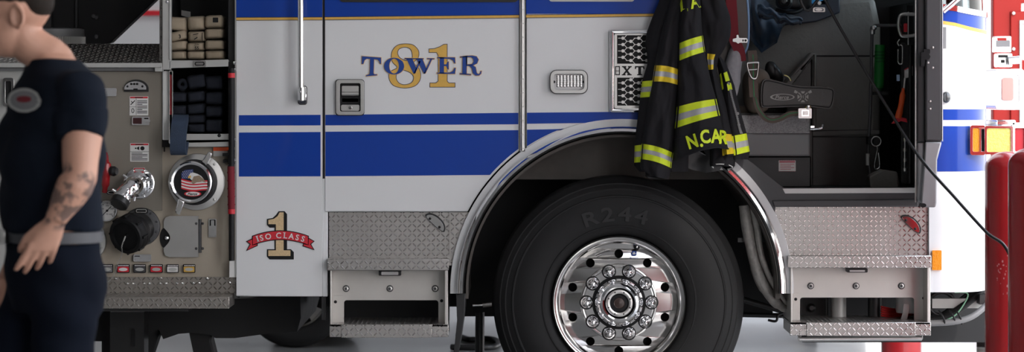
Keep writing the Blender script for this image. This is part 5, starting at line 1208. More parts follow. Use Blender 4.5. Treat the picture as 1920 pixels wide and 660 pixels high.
m = MB(); m.pp([(1696, 130), (1711, 122), (1711, 142), (1696, 148)], .10, .004); m.mat(1); m.pp([(1696, 130), (1711, 122), (1711, 124), (1696, 132)], .099, .002); part(m, 'instruction_label', ['label', 'decalred'])
m = MB(); m.pp(rect(1690, 80, 1717, 345), .115, .02); m.mat(1); m.tube([P(1707, 84, .10), P(1706, 345, .10)], M1(3.5), 10); part(m, 'inner_pillar', ['under', 'dkplastic'], bevel=.003)
m = MB(); m.pp([(1630, 330), (1655, 318), (1683, 322), (1688, 352), (1632, 352)], .2, .1); part(m, 'pedal_block', 'leather', bevel=.008)

# --- loose things kept in the cab
ft = thing('flashlight', 'green cylindrical flashlight standing upright in the dark corner of the cab', 'flashlight', (X(1650, .45), .45, Z(160, .45)))
m = MB(); m.tube([P(1648, 165, .45), P(1650, 84, .45)], M1(10), 20); m.build('body', 'green', ft)
m = MB()
for k in range(4): m.tube([P(1650, 96 + k * 6, .45), P(1650, 99 + k * 6, .45)], M1(10.6), 20)
m.tube([P(1648, 165, .45), P(1648, 170, .45)], M1(8), 18); m.build('grip_rings', mat('dark_green_rubber', (.006, .10, .02), .6), ft)
m = MB(); m.pp(rect(1638, 172, 1664, 178), .38, .15); part(m, 'flashlight_shelf', 'under')
hk = thing('carabiner', 'small steel snap hook hanging by the green flashlight', 'hook', (X(1687, .06), .06, Z(122, .06)))
m = MB(); m.tube([P(x_, y_, .06) for x_, y_ in ((1684, 92), (1684, 116), (1690, 120), (1692, 114), (1692, 88), (1688, 84))], M1(1.3), 8, smooth=4); m.tube([P(1686, 86, .06), P(1683, 80, .06), P(1687, 74, .06)], M1(1.3), 8, smooth=4); m.build('hook', 'alu', hk)
m = MB(); m.tube([P(1684, 94, .058), P(1684, 114, .058)], M1(1.8), 8); m.build('gate', 'chrome', hk)
kr = thing('key_ring', 'steel split ring with a long snap clip hanging from the cab rail near the floor', 'key ring', (X(1640, .26), .26, Z(318, .26)))
m = MB(); m.tube([P(1643 + 9 * math.cos(2 * PI * k / 28), 265 + 9 * math.sin(2 * PI * k / 28), .26) for k in range(28)], M1(1.1), 8, closed=True); m.build('split_ring', 'alu', kr)
m = MB(); m.tube([P(x_, y_, .26) for x_, y_ in ((1645, 274), (1645, 282), (1642, 296), (1640, 312), (1643, 317), (1649, 313), (1649, 300), (1647, 286))], M1(1.3), 8, smooth=4); m.build('snap_clip', 'chrome', kr)
m = MB(); m.box(X(1627, .27), X(1638, .27), .27, .33, Z(271, .27), Z(256, .27)); part(m, 'rail_clamp', 'black', bevel=.003)
ax_ = thing('hand_tool', 'tool with an orange red handle leaning beside the open front door', 'tool', (X(1683, .13), .13, Z(232, .13)))
m = MB(); m.tube([P(1694, 165, .085), P(1690, 195, .085), P(1684, 222, .085)], [M1(3), M1(5.5), M1(6.5)], 12, smooth=4); m.build('handle', 'orange', ax_)
m = MB(); m.pp([(1672, 232), (1682, 218), (1700, 222), (1702, 230), (1690, 227), (1680, 231)], .075, .02); m.build('guard', 'decalred', ax_, bevel=.002)
m = MB(); m.tube([P(1695, 168, .085), P(1697, 146, .085)], M1(2.6), 10); m.mat(1); m.pp(rrect(1682, 140, 1687, 152, 1), .075, .02); m.build('clip', ['alu', mat('pale_blue_plastic', (.45, .6, .8), .4)], ax_)
# navy jacket thrown over the engine cover
jk = thing('navy_jacket', 'crumpled navy jacket draped over the engine cover behind the seat', 'jacket', (X(1440, .4), .4, Z(95, .4)))
def jfn(u, v):
    top = [(1398, -20), (1420, -14), (1450, 12), (1475, 25), (1495, 31), (1506, 40)]; bot = [(1402, 40), (1408, 76), (1428, 99), (1457, 80), (1460, 50), (1502, 42)]
    k = u * 5; i = min(4, int(k)); f = k - i
    a = (top[i][0] * (1 - f) + top[i + 1][0] * f, top[i][1] * (1 - f) + top[i + 1][1] * f); b = (bot[i][0] * (1 - f) + bot[i + 1][0] * f, bot[i][1] * (1 - f) + bot[i + 1][1] * f)
    px_, py_ = a[0] * (1 - v) + b[0] * v, a[1] * (1 - v) + b[1] * v
    fold = .030 * math.sin(u * 13 + v * 3.2) + .016 * math.sin(u * 27 - v * 7 + 1) + .03 * noise.noise(Vector((u * 5, v * 4, 3)))
    return P(px_, py_, .42 - .12 * math.sin(PI * min(1, v * 1.1)) + fold + .10 * (1 - v))
m = MB(); m.sheet(jfn, 60, 40, .012); m.build('jacket_body', 'jacket', jk)
slp = catmull([P(1420, 22, .31), P(1440, 24, .28), P(1460, 33, .27), P(1480, 37, .28), P(1503, 41, .33)], 8)
def slf(u, v):
    k = u * (len(slp) - 1); i = min(len(slp) - 2, int(k)); p = slp[i].lerp(slp[i + 1], k - i); h_ = (v - .5) * (.062 - .034 * u)
    return p + Vector((.012 * (v - .5) * math.sin(u * 14), -.022 * math.cos((v - .5) * PI) + .010 * math.sin(v * 11 + u * 9) + .014 * noise.noise(Vector((u * 8, v * 5, 2))), h_ + .006 * math.sin(u * 22)))
m = MB(); m.sheet(slf, 50, 16, .02)
m.build('sleeve', 'jacket', jk)
m = MB(); m.tube([P(1426, 30, .285), P(1450, 28, .26), P(1462, 42, .26), P(1474, 38, .27), P(1488, 44, .27), P(1500, 41, .3)], .006, 8, smooth=4); m.build('collar_edge', 'navyhose', jk)
# black radio gear on top of the engine cover
rg = thing('helmet_light', 'black round lamp lying on the engine cover above the navy jacket', 'lamp', (X(1470, .5), .5, Z(24, .5)))
m = MB(); m.lathe([(.03, 0), (.036, .01), (.036, .03), (.028, .04), (.02, .03), (0, .028)], P(1472, 4, .44), (-.2, -1, .1), 28); m.pillow(P(1480, -2, .48), (.06, .04, .045), .6, amp=.01, fr=20); m.build('body', 'dkplastic', rg)
m = MB(); m.lathe([(0, .044), (.012, .043), (.018, .036)], P(1472, 4, .44), (-.2, -1, .1), 20); m.build('lens', 'darkglass', rg)
m = MB(); m.pillow(P(1500, 0, .50), (.05, .035, .045), .5, amp=.01, fr=18, seed=8); m.tube([P(1455, 18, .46), P(1480, 24, .44), P(1500, 20, .46), P(1515, 2, .5)], .008, 8, smooth=4); m.build('strap', 'black', rg)
m = MB(); m.pp(rect(1522, -20, 1552, 8), .57, .02); part(m, 'dash_trim', mat('bright_blue_trim', (.03, .35, .75), .4))
# ------------------------------------------------------------------ hoses in the hose bed
cols_ = ((338.5, 17.5), (372, 17), (405.5, 16.5))
rows_ = (('top', 0), ('second', 1), ('third', 2), ('bottom', 3))
tanpos = {(0, 0): (338, 45.5, 17, 13.5, 3), (1, 0): (372, 44.5, 16.5, 13, -2), (2, 0): (404.5, 41.5, 17, 12, 0),
          (0, 1): (338.5, 68, 16.5, 9.5, -13), (1, 1): (372, 69, 17, 10, 0), (2, 1): (405, 63.5, 17.5, 9.5, 0),
          (0, 2): (338, 86, 17, 8.5, -6), (1, 2): (371, 88, 17, 8, -3), (2, 2): (405.5, 84.5, 17.5, 9, 0),
          (0, 3): (338.5, 104, 16, 8.5, -2), (1, 3): (371.5, 104, 17, 7.5, 1), (2, 3): (406, 103.5, 17.5, 8, -2)}
cn = ('left', 'middle', 'right')
for (c, r), (px_, py_, hx_, hz_, rt) in tanpos.items():
    m = MB(); Yh = .16
    m.pillow(P(px_, py_, Yh), (M1(hx_ + .1), .11, M1(hz_ + .2)), .38, 40, 24, amp=.010, fr=16, seed=c * 4 + r, rot=Matrix.Rotation(R_(rt), 3, 'Y'))
    mats = ['tanhose']
    if (c, r) in ((1, 1), (1, 2), (0, 1), (2, 0)):
        mats.append('black'); m.mat(1); fn = at(Yh - .1135)
        if (c, r) == (1, 1): m.pp(seg_px((372, 63), (362, 65), 1.2), Yh - .1135, .004); m.pp(seg_px((370, 70), (364, 74), 1.6), Yh - .1135, .004); m.pp(rect(379, 61, 379.8, 78), Yh - .1135, .004)
        elif (c, r) == (1, 2): put_text(m, '55', 369, 90, 6, fn, bold=.03); put_text(m, 'ZW', 369, 83.5, 4, fn)
        elif (c, r) == (0, 1): put_text(m, '3', 337, 68, 7, fn, rot=8, bold=.03)
        else: m.pp(rrect(399, 33, 409, 42, 1), Yh - .1135, .004)
    o = m.build('folded_hose', mats, None, base=True)
    extra = {(1, 1): ' with black marks', (1, 2): ' with black marks', (0, 1): ' set at a slant', (2, 0): ' with a black patch'}.get((c, r), '')
    tag(o, f'tan folded fire hose{extra}, {rows_[r][0]} of the {cn[c]} stack in hose bed', 'fire hose', 'tan folded hoses')
navypos = {(1, 0): (372, 153, 17.5, 13, -10), (2, 0): (404, 155, 17, 13, -4), (0, 1): (338, 182, 17.5, 9.5, 0), (1, 1): (371, 181, 17, 10, -7), (2, 1): (404.5, 184, 17.5, 12, 0),
           (0, 2): (338, 207, 17.5, 9.5, 0), (1, 2): (371, 204, 17.5, 10, -5), (2, 2): (405, 209, 17, 10.5, 0), (1, 3): (371, 223, 17.5, 8, -3), (1, 4): (371, 240, 17, 8.5, 0), (2, 3): (405, 236, 17.5, 13, 0)}
rn = {1: ('top', 'second', 'third', 'fourth', 'bottom'), 2: ('top', 'second', 'third', 'bottom'), 0: ('', 'upper', 'lower')}
for (c, r), (px_, py_, hx_, hz_, rt) in navypos.items():
    m = MB(); m.pillow(P(px_, py_, .18), (M1(hx_ - .1), .11, M1(hz_ + .1)), .38, 40, 24, amp=.010, fr=16, seed=c * 4 + r + 30, rot=Matrix.Rotation(R_(rt), 3, 'Y'))
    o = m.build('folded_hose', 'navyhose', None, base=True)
    tag(o, f'dark navy folded fire hose, {rn[c][r]} of the {cn[c]} stack under the tan hoses', 'fire hose', 'dark navy folded hoses')
m = MB(); m.tube([(P(342 + 7 * math.cos(a), 158 + 7 * math.sin(a), .10)) for a in [2 * PI * k / 20 for k in range(20)]], M1(4), 10, closed=True); m.tube([P(342, 165, .12), P(345, 168, .3)], M1(6))
o = m.build('hose_loop', 'navyhose', None, base=True); tag(o, 'round open hose end lying on the left navy stack', 'fire hose')
# hose loop sagging out over the lower rail
pts = [P(340, 226, .15), P(339.5, 222, .08), P(339, 222, 0.0), P(337, 232, -.045), P(335, 250, -.06), P(334, 268, -.06), P(334, 281, -.050), P(336, 284, -.036), P(338, 275, -.030), P(339, 266, -.030)]
m = MB(); m.ribbon(pts, M1(29), .030, wdir=(1, 0, 0), smooth=8)
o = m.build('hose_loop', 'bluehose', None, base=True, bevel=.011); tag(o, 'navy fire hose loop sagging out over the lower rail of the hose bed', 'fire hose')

# ------------------------------------------------------------------ bollards
def bollard(cx, pytop, Y, r, lab, rest=True):
    t_ = thing('bollard', lab, 'bollard', (X(cx, Y), Y, 0), 'red bollards at the bay door')
    x_, z_ = X(cx, Y), Z(pytop, Y); m = MB()
    m.lathe([(r, 0.0), (r, z_ - r * .75)] + [(r * math.cos(a), z_ - r * .75 + r * .75 * math.sin(a)) for a in [R_(8 * k) for k in range(1, 11)]] + [(0, z_)], (x_, Y, 0), (0, 0, 1), 56)
    m.build('post', 'red', t_)
    m = MB(); m.lathe([(r + .02, 0), (r + .02, .012), (r, .02)], (x_, Y, 0), (0, 0, 1), 40); m.build('base_collar', 'alupaint', t_)
    return t_
b1 = bollard(1887, 284, -.9, M1(40, -.9), 'red bollard with scuffed paint directly in front of the truck nose')
m = MB(); rr_ = M1(40, -.9) + .0006; random.seed(11)
for k in range(46):
    a = -PI / 2 + random.gauss(-.10, .28); z0 = .735 + random.gauss(0, .035); w_, h_ = random.uniform(.001, .004), random.uniform(.0015, .006)
    c_ = Vector((X(1887, -.9), -.9, 0)); m.add([c_ + Vector((math.cos(a + s_ * w_ / rr_) * rr_, math.sin(a + s_ * w_ / rr_) * rr_, z0 + t_ * h_)) for s_, t_ in ((-1, -.6), (.7, -1), (1, .5), (-.4, 1))], [(0, 1, 2, 3)])
m.build('scuff_marks', mat('scuffed_paint', (.55, .22, .22), .6), b1)
bollard(1934, 277, -1.5, M1(43.5, -1.5), 'red bollard nearest the viewer, cut off by the right edge')
bollard(1690, 330, 3.0, M1(37.5, 3.0), 'red bollard standing on the far side of the truck below the front step')
# black charging cable from the ceiling down past the open cab to the near bollard
pts = [Vector((X(1385, -.3), -.3, 5.56)), P(1480, -140, -.32), P(1547, 0, -.35), P(1600, 95, -.45), P(1660, 195, -.6), P(1722, 292, -.8), P(1790, 370, -1.0), P(1848, 434, -1.2), P(1892, 476, -1.38)]
e_ = pts[-1]; pts += [Vector((e_.x + .07, -1.40, .55)), Vector((e_.x + .10, -1.38, .15)), Vector((e_.x + .14, -1.3, .012)), Vector((e_.x + .3, -1.2, .01))]
m = MB(); m.tube(pts, .0064, 10, smooth=10); cb = m.build('charging_cable', 'dkplastic', None, base=True); tag(cb, 'thin black cable sagging across the open cab down to the red bollards', 'cable')

# ------------------------------------------------------------------ turnout coat hung at the cab door
TC = thing('turnout_coat', 'black firefighter coat with yellow reflective bands hanging beside the open cab door', 'coat', (X(1290), -.12, Z(338)))
def interp(tab, y):
    if y <= tab[0][0]: return tab[0][1]
    for (y0, x0), (y1, x1) in zip(tab, tab[1:]):
        if y <= y1:
            f = (y - y0) / (y1 - y0); return x0 + (x1 - x0) * f
    return tab[-1][1]
class Cloth:
    """a hanging tube of cloth: edges as photograph columns by row; bulges towards the viewer, closed at the back"""
    def __init__(s, left, right, ytop, ybot, base, bulge, folds=.010, seed=0, hem=None):
        s.l, s.r, s.yt, s.yb, s.base, s.bu, s.fo, s.seed, s.hem = left, right, ytop, ybot, base, bulge, folds, seed, hem
    def bot(s, u): return s.yb if s.hem is None else interp(s.hem, u)
    def depth(s, px, py):
        l, r = interp(s.l, py), interp(s.r, py); u = min(1, max(0, (px - l) / max(1e-6, r - l)))
        e = max(0.0, 1 - (2 * u - 1) ** 2) ** .5
        f = s.fo * (math.sin(u * 9 + py * .011 + s.seed) * .6 + noise.noise(Vector((u * 3.1, py * .018, s.seed))) * 1.2 + .5 * noise.noise(Vector((u * 7, py * .05, s.seed + 9))))
        return s.base - s.bu * e + f * e
    def pt(s, u, v, off=0.0):
        py = s.yt + (s.bot(u) - s.yt) * v
        px = interp(s.l, py) + (interp(s.r, py) - interp(s.l, py)) * u
        return P(px, py, s.depth(px, py) - off)
    def build(s, name, par, mt='cloth', nu=26, nv=70):
        m = MB(); vs = []; fs = []
        ring = []
        for j in range(nv + 1):
            v = j / nv; row = [s.pt(i / nu, v) for i in range(nu + 1)]
            back = []
            for i in range(nu - 1, 0, -2):
                u = i / nu; p = s.pt(u, v); e = max(0, 1 - (2 * u - 1) ** 2) ** .5; back.append(Vector((p.x, s.base + .022 * e + .004, p.z)))
            ring.append(row + back)
        m.loft(ring, cap=False); m.f.append(tuple(range(len(ring[0])))); m.m.append(0)
        n = len(ring[0])
        return m.build(name, mt, par, angle=60)
    def patch(s, m, tl, tr, bl, br, u0, u1, off=.004, n=14, k=3, sag=0.0):
        """quad of tape: rows at u0 and u1, top and bottom rows in photograph px"""
        g = []
        for j in range(k + 1):
            for i in range(n + 1):
                f, v = i / n, j / k; u = u0 + (u1 - u0) * f
                y = (tl * (1 - f) + tr * f) * (1 - v) + (bl * (1 - f) + br * f) * v + sag * math.sin(PI * f)
                px = interp(s.l, y) + (interp(s.r, y) - interp(s.l, y)) * u
                g.append(P(px, y, s.depth(px, y) - off))
        fs = []; w_ = n + 1
        for j in range(k):
            for i in range(n): fs.append((j * w_ + i, j * w_ + i + 1, (j + 1) * w_ + i + 1, (j + 1) * w_ + i))
        N_ = len(g); vs = g + [p + Vector((0, .003, 0)) for p in g]
        bd = list(range(w_)) + [j * w_ + n for j in range(1, k + 1)] + [k * w_ + i for i in range(n - 1, -1, -1)] + [j * w_ for j in range(k - 1, 0, -1)]
        fs += [(bd[i], bd[(i + 1) % len(bd)], bd[(i + 1) % len(bd)] + N_, bd[i] + N_) for i in range(len(bd))]
        m.add(vs, fs)
    def band(s, tl, tr, bl, br, par, edge='lime', u0=0.0, u1=1.0, sag=0.0, frac=(.36, .68)):
        m = MB()
        L = lambda a, b, f: a + (b - a) * f
        for f0, f1, mi in ((0, frac[0], 0), (frac[0], frac[1], 1), (frac[1], 1, 0)):
            m.mat(mi); s.patch(m, L(tl, bl, f0), L(tr, br, f0), L(tl, bl, f1), L(tr, br, f1), u0, u1, sag=sag)
        return m.build('reflective_band', [edge, 'silvertape'], par, angle=60)
# rear of the coat, at the left
c1 = Cloth([(-90, 1242), (0, 1237), (35, 1222), (62, 1212), (85, 1209), (100, 1213), (120, 1214), (152, 1204), (200, 1198), (270, 1190), (310, 1189), (325, 1202)], [(-90, 1300), (0, 1300), (330, 1290)], -90, 322, -.075, .05, seed=1)
o = c1.build('back_panel', TC)
c1.band(152.5, 150, 183, 181, o, u0=0.0, u1=.28); c1.band(273, 270, 305, 303, o, u0=0.0, u1=.25)
# collar and front panel, at the right
c4 = Cloth([(-90, 1296), (0, 1304), (100, 1316), (200, 1336), (300, 1356)], [(-90, 1340), (-20, 1352), (10, 1362), (30, 1369), (50, 1371), (70, 1369), (92, 1358), (110, 1347), (130, 1344), (200, 1362), (250, 1372), (300, 1378)], -90, 292, -.085, .055, seed=4)
o = c4.build('collar', TC); c4.band(100.5, 102, 131, 130, o, 'orangetape', u0=.28, u1=.70); c4.band(250, 252, 290, 288, o, 'orangetape', u0=.2, u1=.98)
c5 = Cloth([(100, 1341), (110, 1343), (150, 1350), (200, 1354), (250, 1360), (300, 1366)], [(100, 1347), (112, 1356), (130, 1366), (160, 1377), (200, 1386), (250, 1400), (285, 1406), (298, 1403)], 106, 299, -.06, .04, seed=5, folds=.006)
o = c5.build('front_flap', TC)
c5.band(254, 250, 290, 284, o, u0=.42, u1=1.0); c5.band(256, 255, 292, 291, o, u0=.0, u1=.36)
m = MB(); c5.patch(m, 141, 137, 170, 166, .03, .20); c5.patch(m, 137, 134, 153, 151, .42, .78); c5.patch(m, 158, 155, 170, 168, .48, .80); m.build('tape_tab', 'lime', o)
m = MB(); zp = [(1369, 168), (1374, 190), (1381, 215), (1386, 238), (1390, 250)]
zpts = [P(x_, y_, c5.depth(x_, y_) - .004) for x_, y_ in zp]; m.tube(zpts, M1(1.6), 8, smooth=5)
zc = catmull(zpts, 14)
for p in zc[::2]: m.box(p.x - .006, p.x + .006, p.y - .006, p.y, p.z - .0013, p.z + .0013)
for q_ in ((1366, 157), (1383, 213), (1385, 234)): m.lathe([(0, .006), (.006, .005), (.007, 0)], P(q_[0], q_[1], c5.depth(*q_)), seg=10)
m.build('zip', 'seatgrey', o)
# lining and cuffs showing below the hem
c6 = Cloth([(250, 1262), (330, 1268)], [(250, 1366), (330, 1362)], 255, 326, -.03, .03, seed=7, hem=[(0, 300), (.3, 318), (.6, 324), (1, 318)])
o = c6.build('lining', TC, 'dkplastic')
def cuff(cx, cy, rx, ry, ax_, dp, lining, par):
    m = MB(); q0 = P(cx, cy, dp); ax_ = Vector(ax_).normalized()
    m.lathe([(M1(rx) * 1.0, -.05), (M1(rx) * 1.02, -.02), (M1(rx), 0.0), (M1(rx) * .86, .0), (M1(rx) * .8, -.05)], q0, ax_, 36, sy=1, sx=ry / rx); o = m.build('cuff', 'cloth', par)
    m = MB(); m.lathe([(M1(rx) * .93, .001), (M1(rx) * .86, .004), (M1(rx) * .84, -.002)], q0, ax_, 36, sx=ry / rx); m.build('cuff_trim', lining, o)
# left sleeve
c2 = Cloth([(-90, 1268), (0, 1256), (60, 1240), (120, 1228), (160, 1222), (200, 1214), (270, 1203), (313, 1200), (330, 1207)], [(-90, 1292), (0, 1288), (60, 1282), (120, 1278), (160, 1275), (200, 1271), (270, 1265), (315, 1259), (335, 1254)], -90, 330, -.12, .065, seed=2, hem=[(0, 318), (.25, 328), (.6, 333), (1, 336)], folds=.012)
SL = c2.build('sleeve', TC)
c2.band(122.5, 132, 153, 160.5, SL, 'orangetape', sag=-3); c2.band(269.5, 287, 298, 315.5, SL, 'lime', sag=-3, frac=(.34, .62))
cuff(1231, 331, 21, 17, (-.05, -.25, -1), -.13, 'dkplastic', SL)
# front sleeve, nearest the viewer, with lettering
c3 = Cloth([(-90, 1283), (0, 1277), (50, 1272), (112, 1271), (170, 1270), (200, 1269), (240, 1265), (260, 1264), (305, 1261)], [(-90, 1316), (0, 1313), (60, 1317), (110, 1324), (150, 1333), (185, 1343), (225, 1352), (250, 1357), (280, 1366)], -90, 300, -.155, .075, seed=3, hem=[(0, 302), (.15, 296), (.35, 287), (.55, 280), (.8, 276), (1, 279)], folds=.011)
S3 = c3.build('sleeve', TC)
c3.band(82, 66.5, 115, 97, S3, 'lime', sag=-1.5); c3.band(200.5, 185.5, 241, 216.5, S3, 'lime', sag=-2)
m = MB(); fn = lambda px_, py_: P(px_, py_, c3.depth(px_, py_) - .005)
put_text(m, 'L', 1282, 8, 25, fn, rot=6, sx=.85, bold=.03); put_text(m, 'A', 1303, 2, 25, fn, rot=10, sx=.75, bold=.03)
for ch_, x_, y_, r_ in (('N', 1297.5, 264.5, 17), ('.', 1313, 262, 14), ('C', 1322, 255.5, 12), ('A', 1342.5, 254, 4), ('R', 1357.5, 256.5, -4)):
    put_text(m, ch_, x_, y_, 25, fn, rot=r_, sx=.78 if ch_ != '.' else .9, bold=.035)
m.build('name_lettering', 'lime', S3, angle=60)
m = MB(); hp = [c3.pt(i / 24, 1.0, .003) for i in range(25)]; m.tube(hp, .0035, 6); hp = [c3.pt(i / 24, .90, .002) for i in range(25)]; m.tube(hp, .0022, 6); m.build('hem_edge', 'cloth', S3)
# second cuff peeping out under the front panel
c7 = Cloth([(240, 1330), (330, 1332)], [(240, 1374), (300, 1379), (330, 1376)], 255, 312, -.07, .05, seed=8)
S7 = c7.build('inner_cuff', TC)
cuff(1354, 312, 22, 19, (-.08, -.35, -1), -.085, 'label', S7)
m = MB(); c7.patch(m, 258, 260, 292, 290, .5, .8); m.build('tape_tab', 'orangetape', S7)
# hanging loop up to the grab handle over the door
m = MB(); m.tube([P(1268, -88, -.12), P(1285, -130, -.10), P(1300, -150, -.06), P(1312, -130, -.09), P(1310, -88, -.12)], .006, 8, smooth=5); m.build('hang_loop', 'cloth', TC)
m = MB(); m.tube([P(1300, -150, -.0), P(1300, -150, -.085), P(1300, -160, -.10)], .007, 10, smooth=3); part(m, 'coat_hook', 'chrome')
# ------------------------------------------------------------------ the walking person
PY = -4.3
pxm = X(100, PY)
PE = thing('person', 'person in navy T-shirt and dark trousers walking left past the truck, arm hanging', 'person', (pxm, PY, 0))
yaw = R_(24)
F = Vector((-math.cos(yaw), -math.sin(yaw), 0)); Lt = Vector((math.sin(yaw), -math.cos(yaw), 0)); U = Vector((0, 0, 1))   # facing, his left, up
def voxel(m, name, mt, par, vox, it=4, fac=.5):
    me = bpy.data.meshes.new('tmp'); me.from_pydata(m.v, [], m.f)
    bm = bmesh.new(); bm.from_mesh(me); bmesh.ops.recalc_face_normals(bm, faces=bm.faces); bm.to_mesh(me); bm.free()
    ob = bpy.data.objects.new('tmp', me); COL.objects.link(ob)
    r = ob.modifiers.new('r', 'REMESH'); r.mode = 'VOXEL'; r.voxel_size = vox; r.use_smooth_shade = True
    s = ob.modifiers.new('s', 'SMOOTH'); s.iterations = it; s.factor = fac
    dg = bpy.context.evaluated_depsgraph_get(); res = bpy.data.meshes.new_from_object(ob.evaluated_get(dg)); res.name = name
    bpy.data.objects.remove(ob); bpy.data.meshes.remove(me)
    res.materials.clear(); res.materials.append(MT[mt] if isinstance(mt, str) else mt)
    res.polygons.foreach_set('use_smooth', [True] * len(res.polygons))
    res.polygons.foreach_set('material_index', [0] * len(res.polygons))
    o = bpy.data.objects.new(name, res); COL.objects.link(o); o.parent = par; o.matrix_parent_inverse = Matrix.Translation(-abs_loc(par)); return o
def ellip(m, c, fx, ly, uz, Fv=None, Lv=None, Uv=None, n=24):
    Fv, Lv, Uv = Fv or F, Lv or Lt, Uv or U
    vs = []; fs = []
    for j in range(n // 2 + 1):
        ph = -PI / 2 + PI * j / (n // 2)
        for i in range(n):
            th = 2 * PI * i / n; vs.append(c + Fv * (fx * math.cos(ph) * math.cos(th)) + Lv * (ly * math.cos(ph) * math.sin(th)) + Uv * (uz * math.sin(ph)))
    for j in range(n // 2):
        for i in range(n): fs.append((j * n + i, j * n + (i + 1) % n, (j + 1) * n + (i + 1) % n, (j + 1) * n + i))
    m.add(vs, fs)
TR = [  # z, forward shift, half depth, half width
 (0.86, -.01, .108, .160), (0.95, -.005, .110, .165), (1.03, .0, .108, .160), (1.10, .005, .118, .158), (1.18, .008, .122, .162), (1.27, .008, .128, .178), (1.36, .0, .122, .190), (1.44, -.01, .108, .192), (1.49, -.012, .085, .150), (1.525, -.004, .066, .084), (1.55, .008, .058, .062)]
def tring(z, grow=0.0, n=36):
    zs = [t[0] for t in TR]; i = max(0, min(len(TR) - 2, next((k for k in range(len(TR) - 1) if z <= TR[k + 1][0]), len(TR) - 2)))
    f = (z - zs[i]) / (zs[i + 1] - zs[i]); f = min(1, max(0, f)); a, b = TR[i], TR[i + 1]
    fs_, hd_, hw_ = [a[k] * (1 - f) + b[k] * f for k in (1, 2, 3)]
    def sp(v): return math.copysign(abs(v) ** .86, v)
    return [Vector((pxm, PY, z)) + F * (fs_ + (hd_ + grow) * sp(math.cos(2 * PI * k / n))) + Lt * ((hw_ + grow) * sp(math.sin(2 * PI * k / n))) for k in range(n)]
base = Vector((pxm, PY, 0))
HC_ = P(24, 26, PY) + Lt * 0.02            # head centre
# joints
shL = base + Lt * .180 + F * -.030 + U * 1.435
elL = P(150, 332, -4.53); wrL = P(104, 412, -4.54)
shR = base - Lt * .185 + F * .0 + U * 1.42; elR = shR + Vector((.02, .08, -.29)); wrR = elR + F * .12 + Vector((0, .03, -.21))
hipL = base + Lt * .09 + U * .92; kneeL = hipL + F * -.02 + U * -.42; ankL = kneeL + F * -.20 + U * -.37; 
hipR = base - Lt * .09 + U * .92; kneeR = hipR + F * .17 + U * -.40; ankR = kneeR + F * .10 + U * -.43
hF = Vector((-1, -.10, -.10)).normalized(); hL = Vector((.10, -1, 0)).normalized(); hU = hF.cross(hL) * -1
if hU.z < 0: hU = -hU
b = MB()
b.loft([tring(z) for z in (0.86, .92, .98, 1.05, 1.12, 1.2, 1.28, 1.36, 1.42, 1.46, 1.49, 1.52, 1.55)])
# neck, head
hp = lambda f, l, u: HC_ + hF * f + hL * l + hU * u
b.tube([base + U * 1.46 + F * -.02, base + U * 1.53 + F * .0, hp(-.02, 0, -.075), hp(-.015, 0, -.02)], [.066, .059, .055, .055], 20, smooth=4)
ellip(b, hp(-.008, 0, .035), .100, .078, .100, hF, hL, hU); ellip(b, hp(.022, 0, -.035), .074, .064, .085, hF, hL, hU); ellip(b, hp(.045, 0, -.072), .046, .048, .044, hF, hL, hU)
ellip(b, hp(.074, 0, -.103), .022, .026, .020, hF, hL, hU); ellip(b, hp(.078, 0, .028), .020, .052, .016, hF, hL, hU)
b.tube([hp(.088, 0, .018), hp(.102, 0, -.008), hp(.113, 0, -.028), hp(.108, 0, -.038), hp(.092, 0, -.042)], [.010, .011, .014, .013, .010], 14, smooth=3)
for s_ in (-1, 1):
    ellip(b, hp(.100, s_ * .014, -.037), .012, .010, .009, hF, hL, hU, 14); ellip(b, hp(.060, s_ * .040, -.018), .028, .022, .022, hF, hL, hU, 16)
    ear = [hp(-.012 + .017 * math.cos(t), s_ * (.077 + .010 * (math.cos(t) < 0)), -.012 + .030 * math.sin(t)) for t in [2 * PI * k / 14 for k in range(14)]]
    b.tube(ear, .0065, 8, closed=True); ellip(b, hp(-.010, s_ * .074, -.014), .014, .006, .026, hF, hL, hU, 12)
ellip(b, hp(.089, 0, -.060), .012, .024, .0065, hF, hL, hU, 14); ellip(b, hp(.087, 0, -.072), .012, .021, .007, hF, hL, hU, 14)
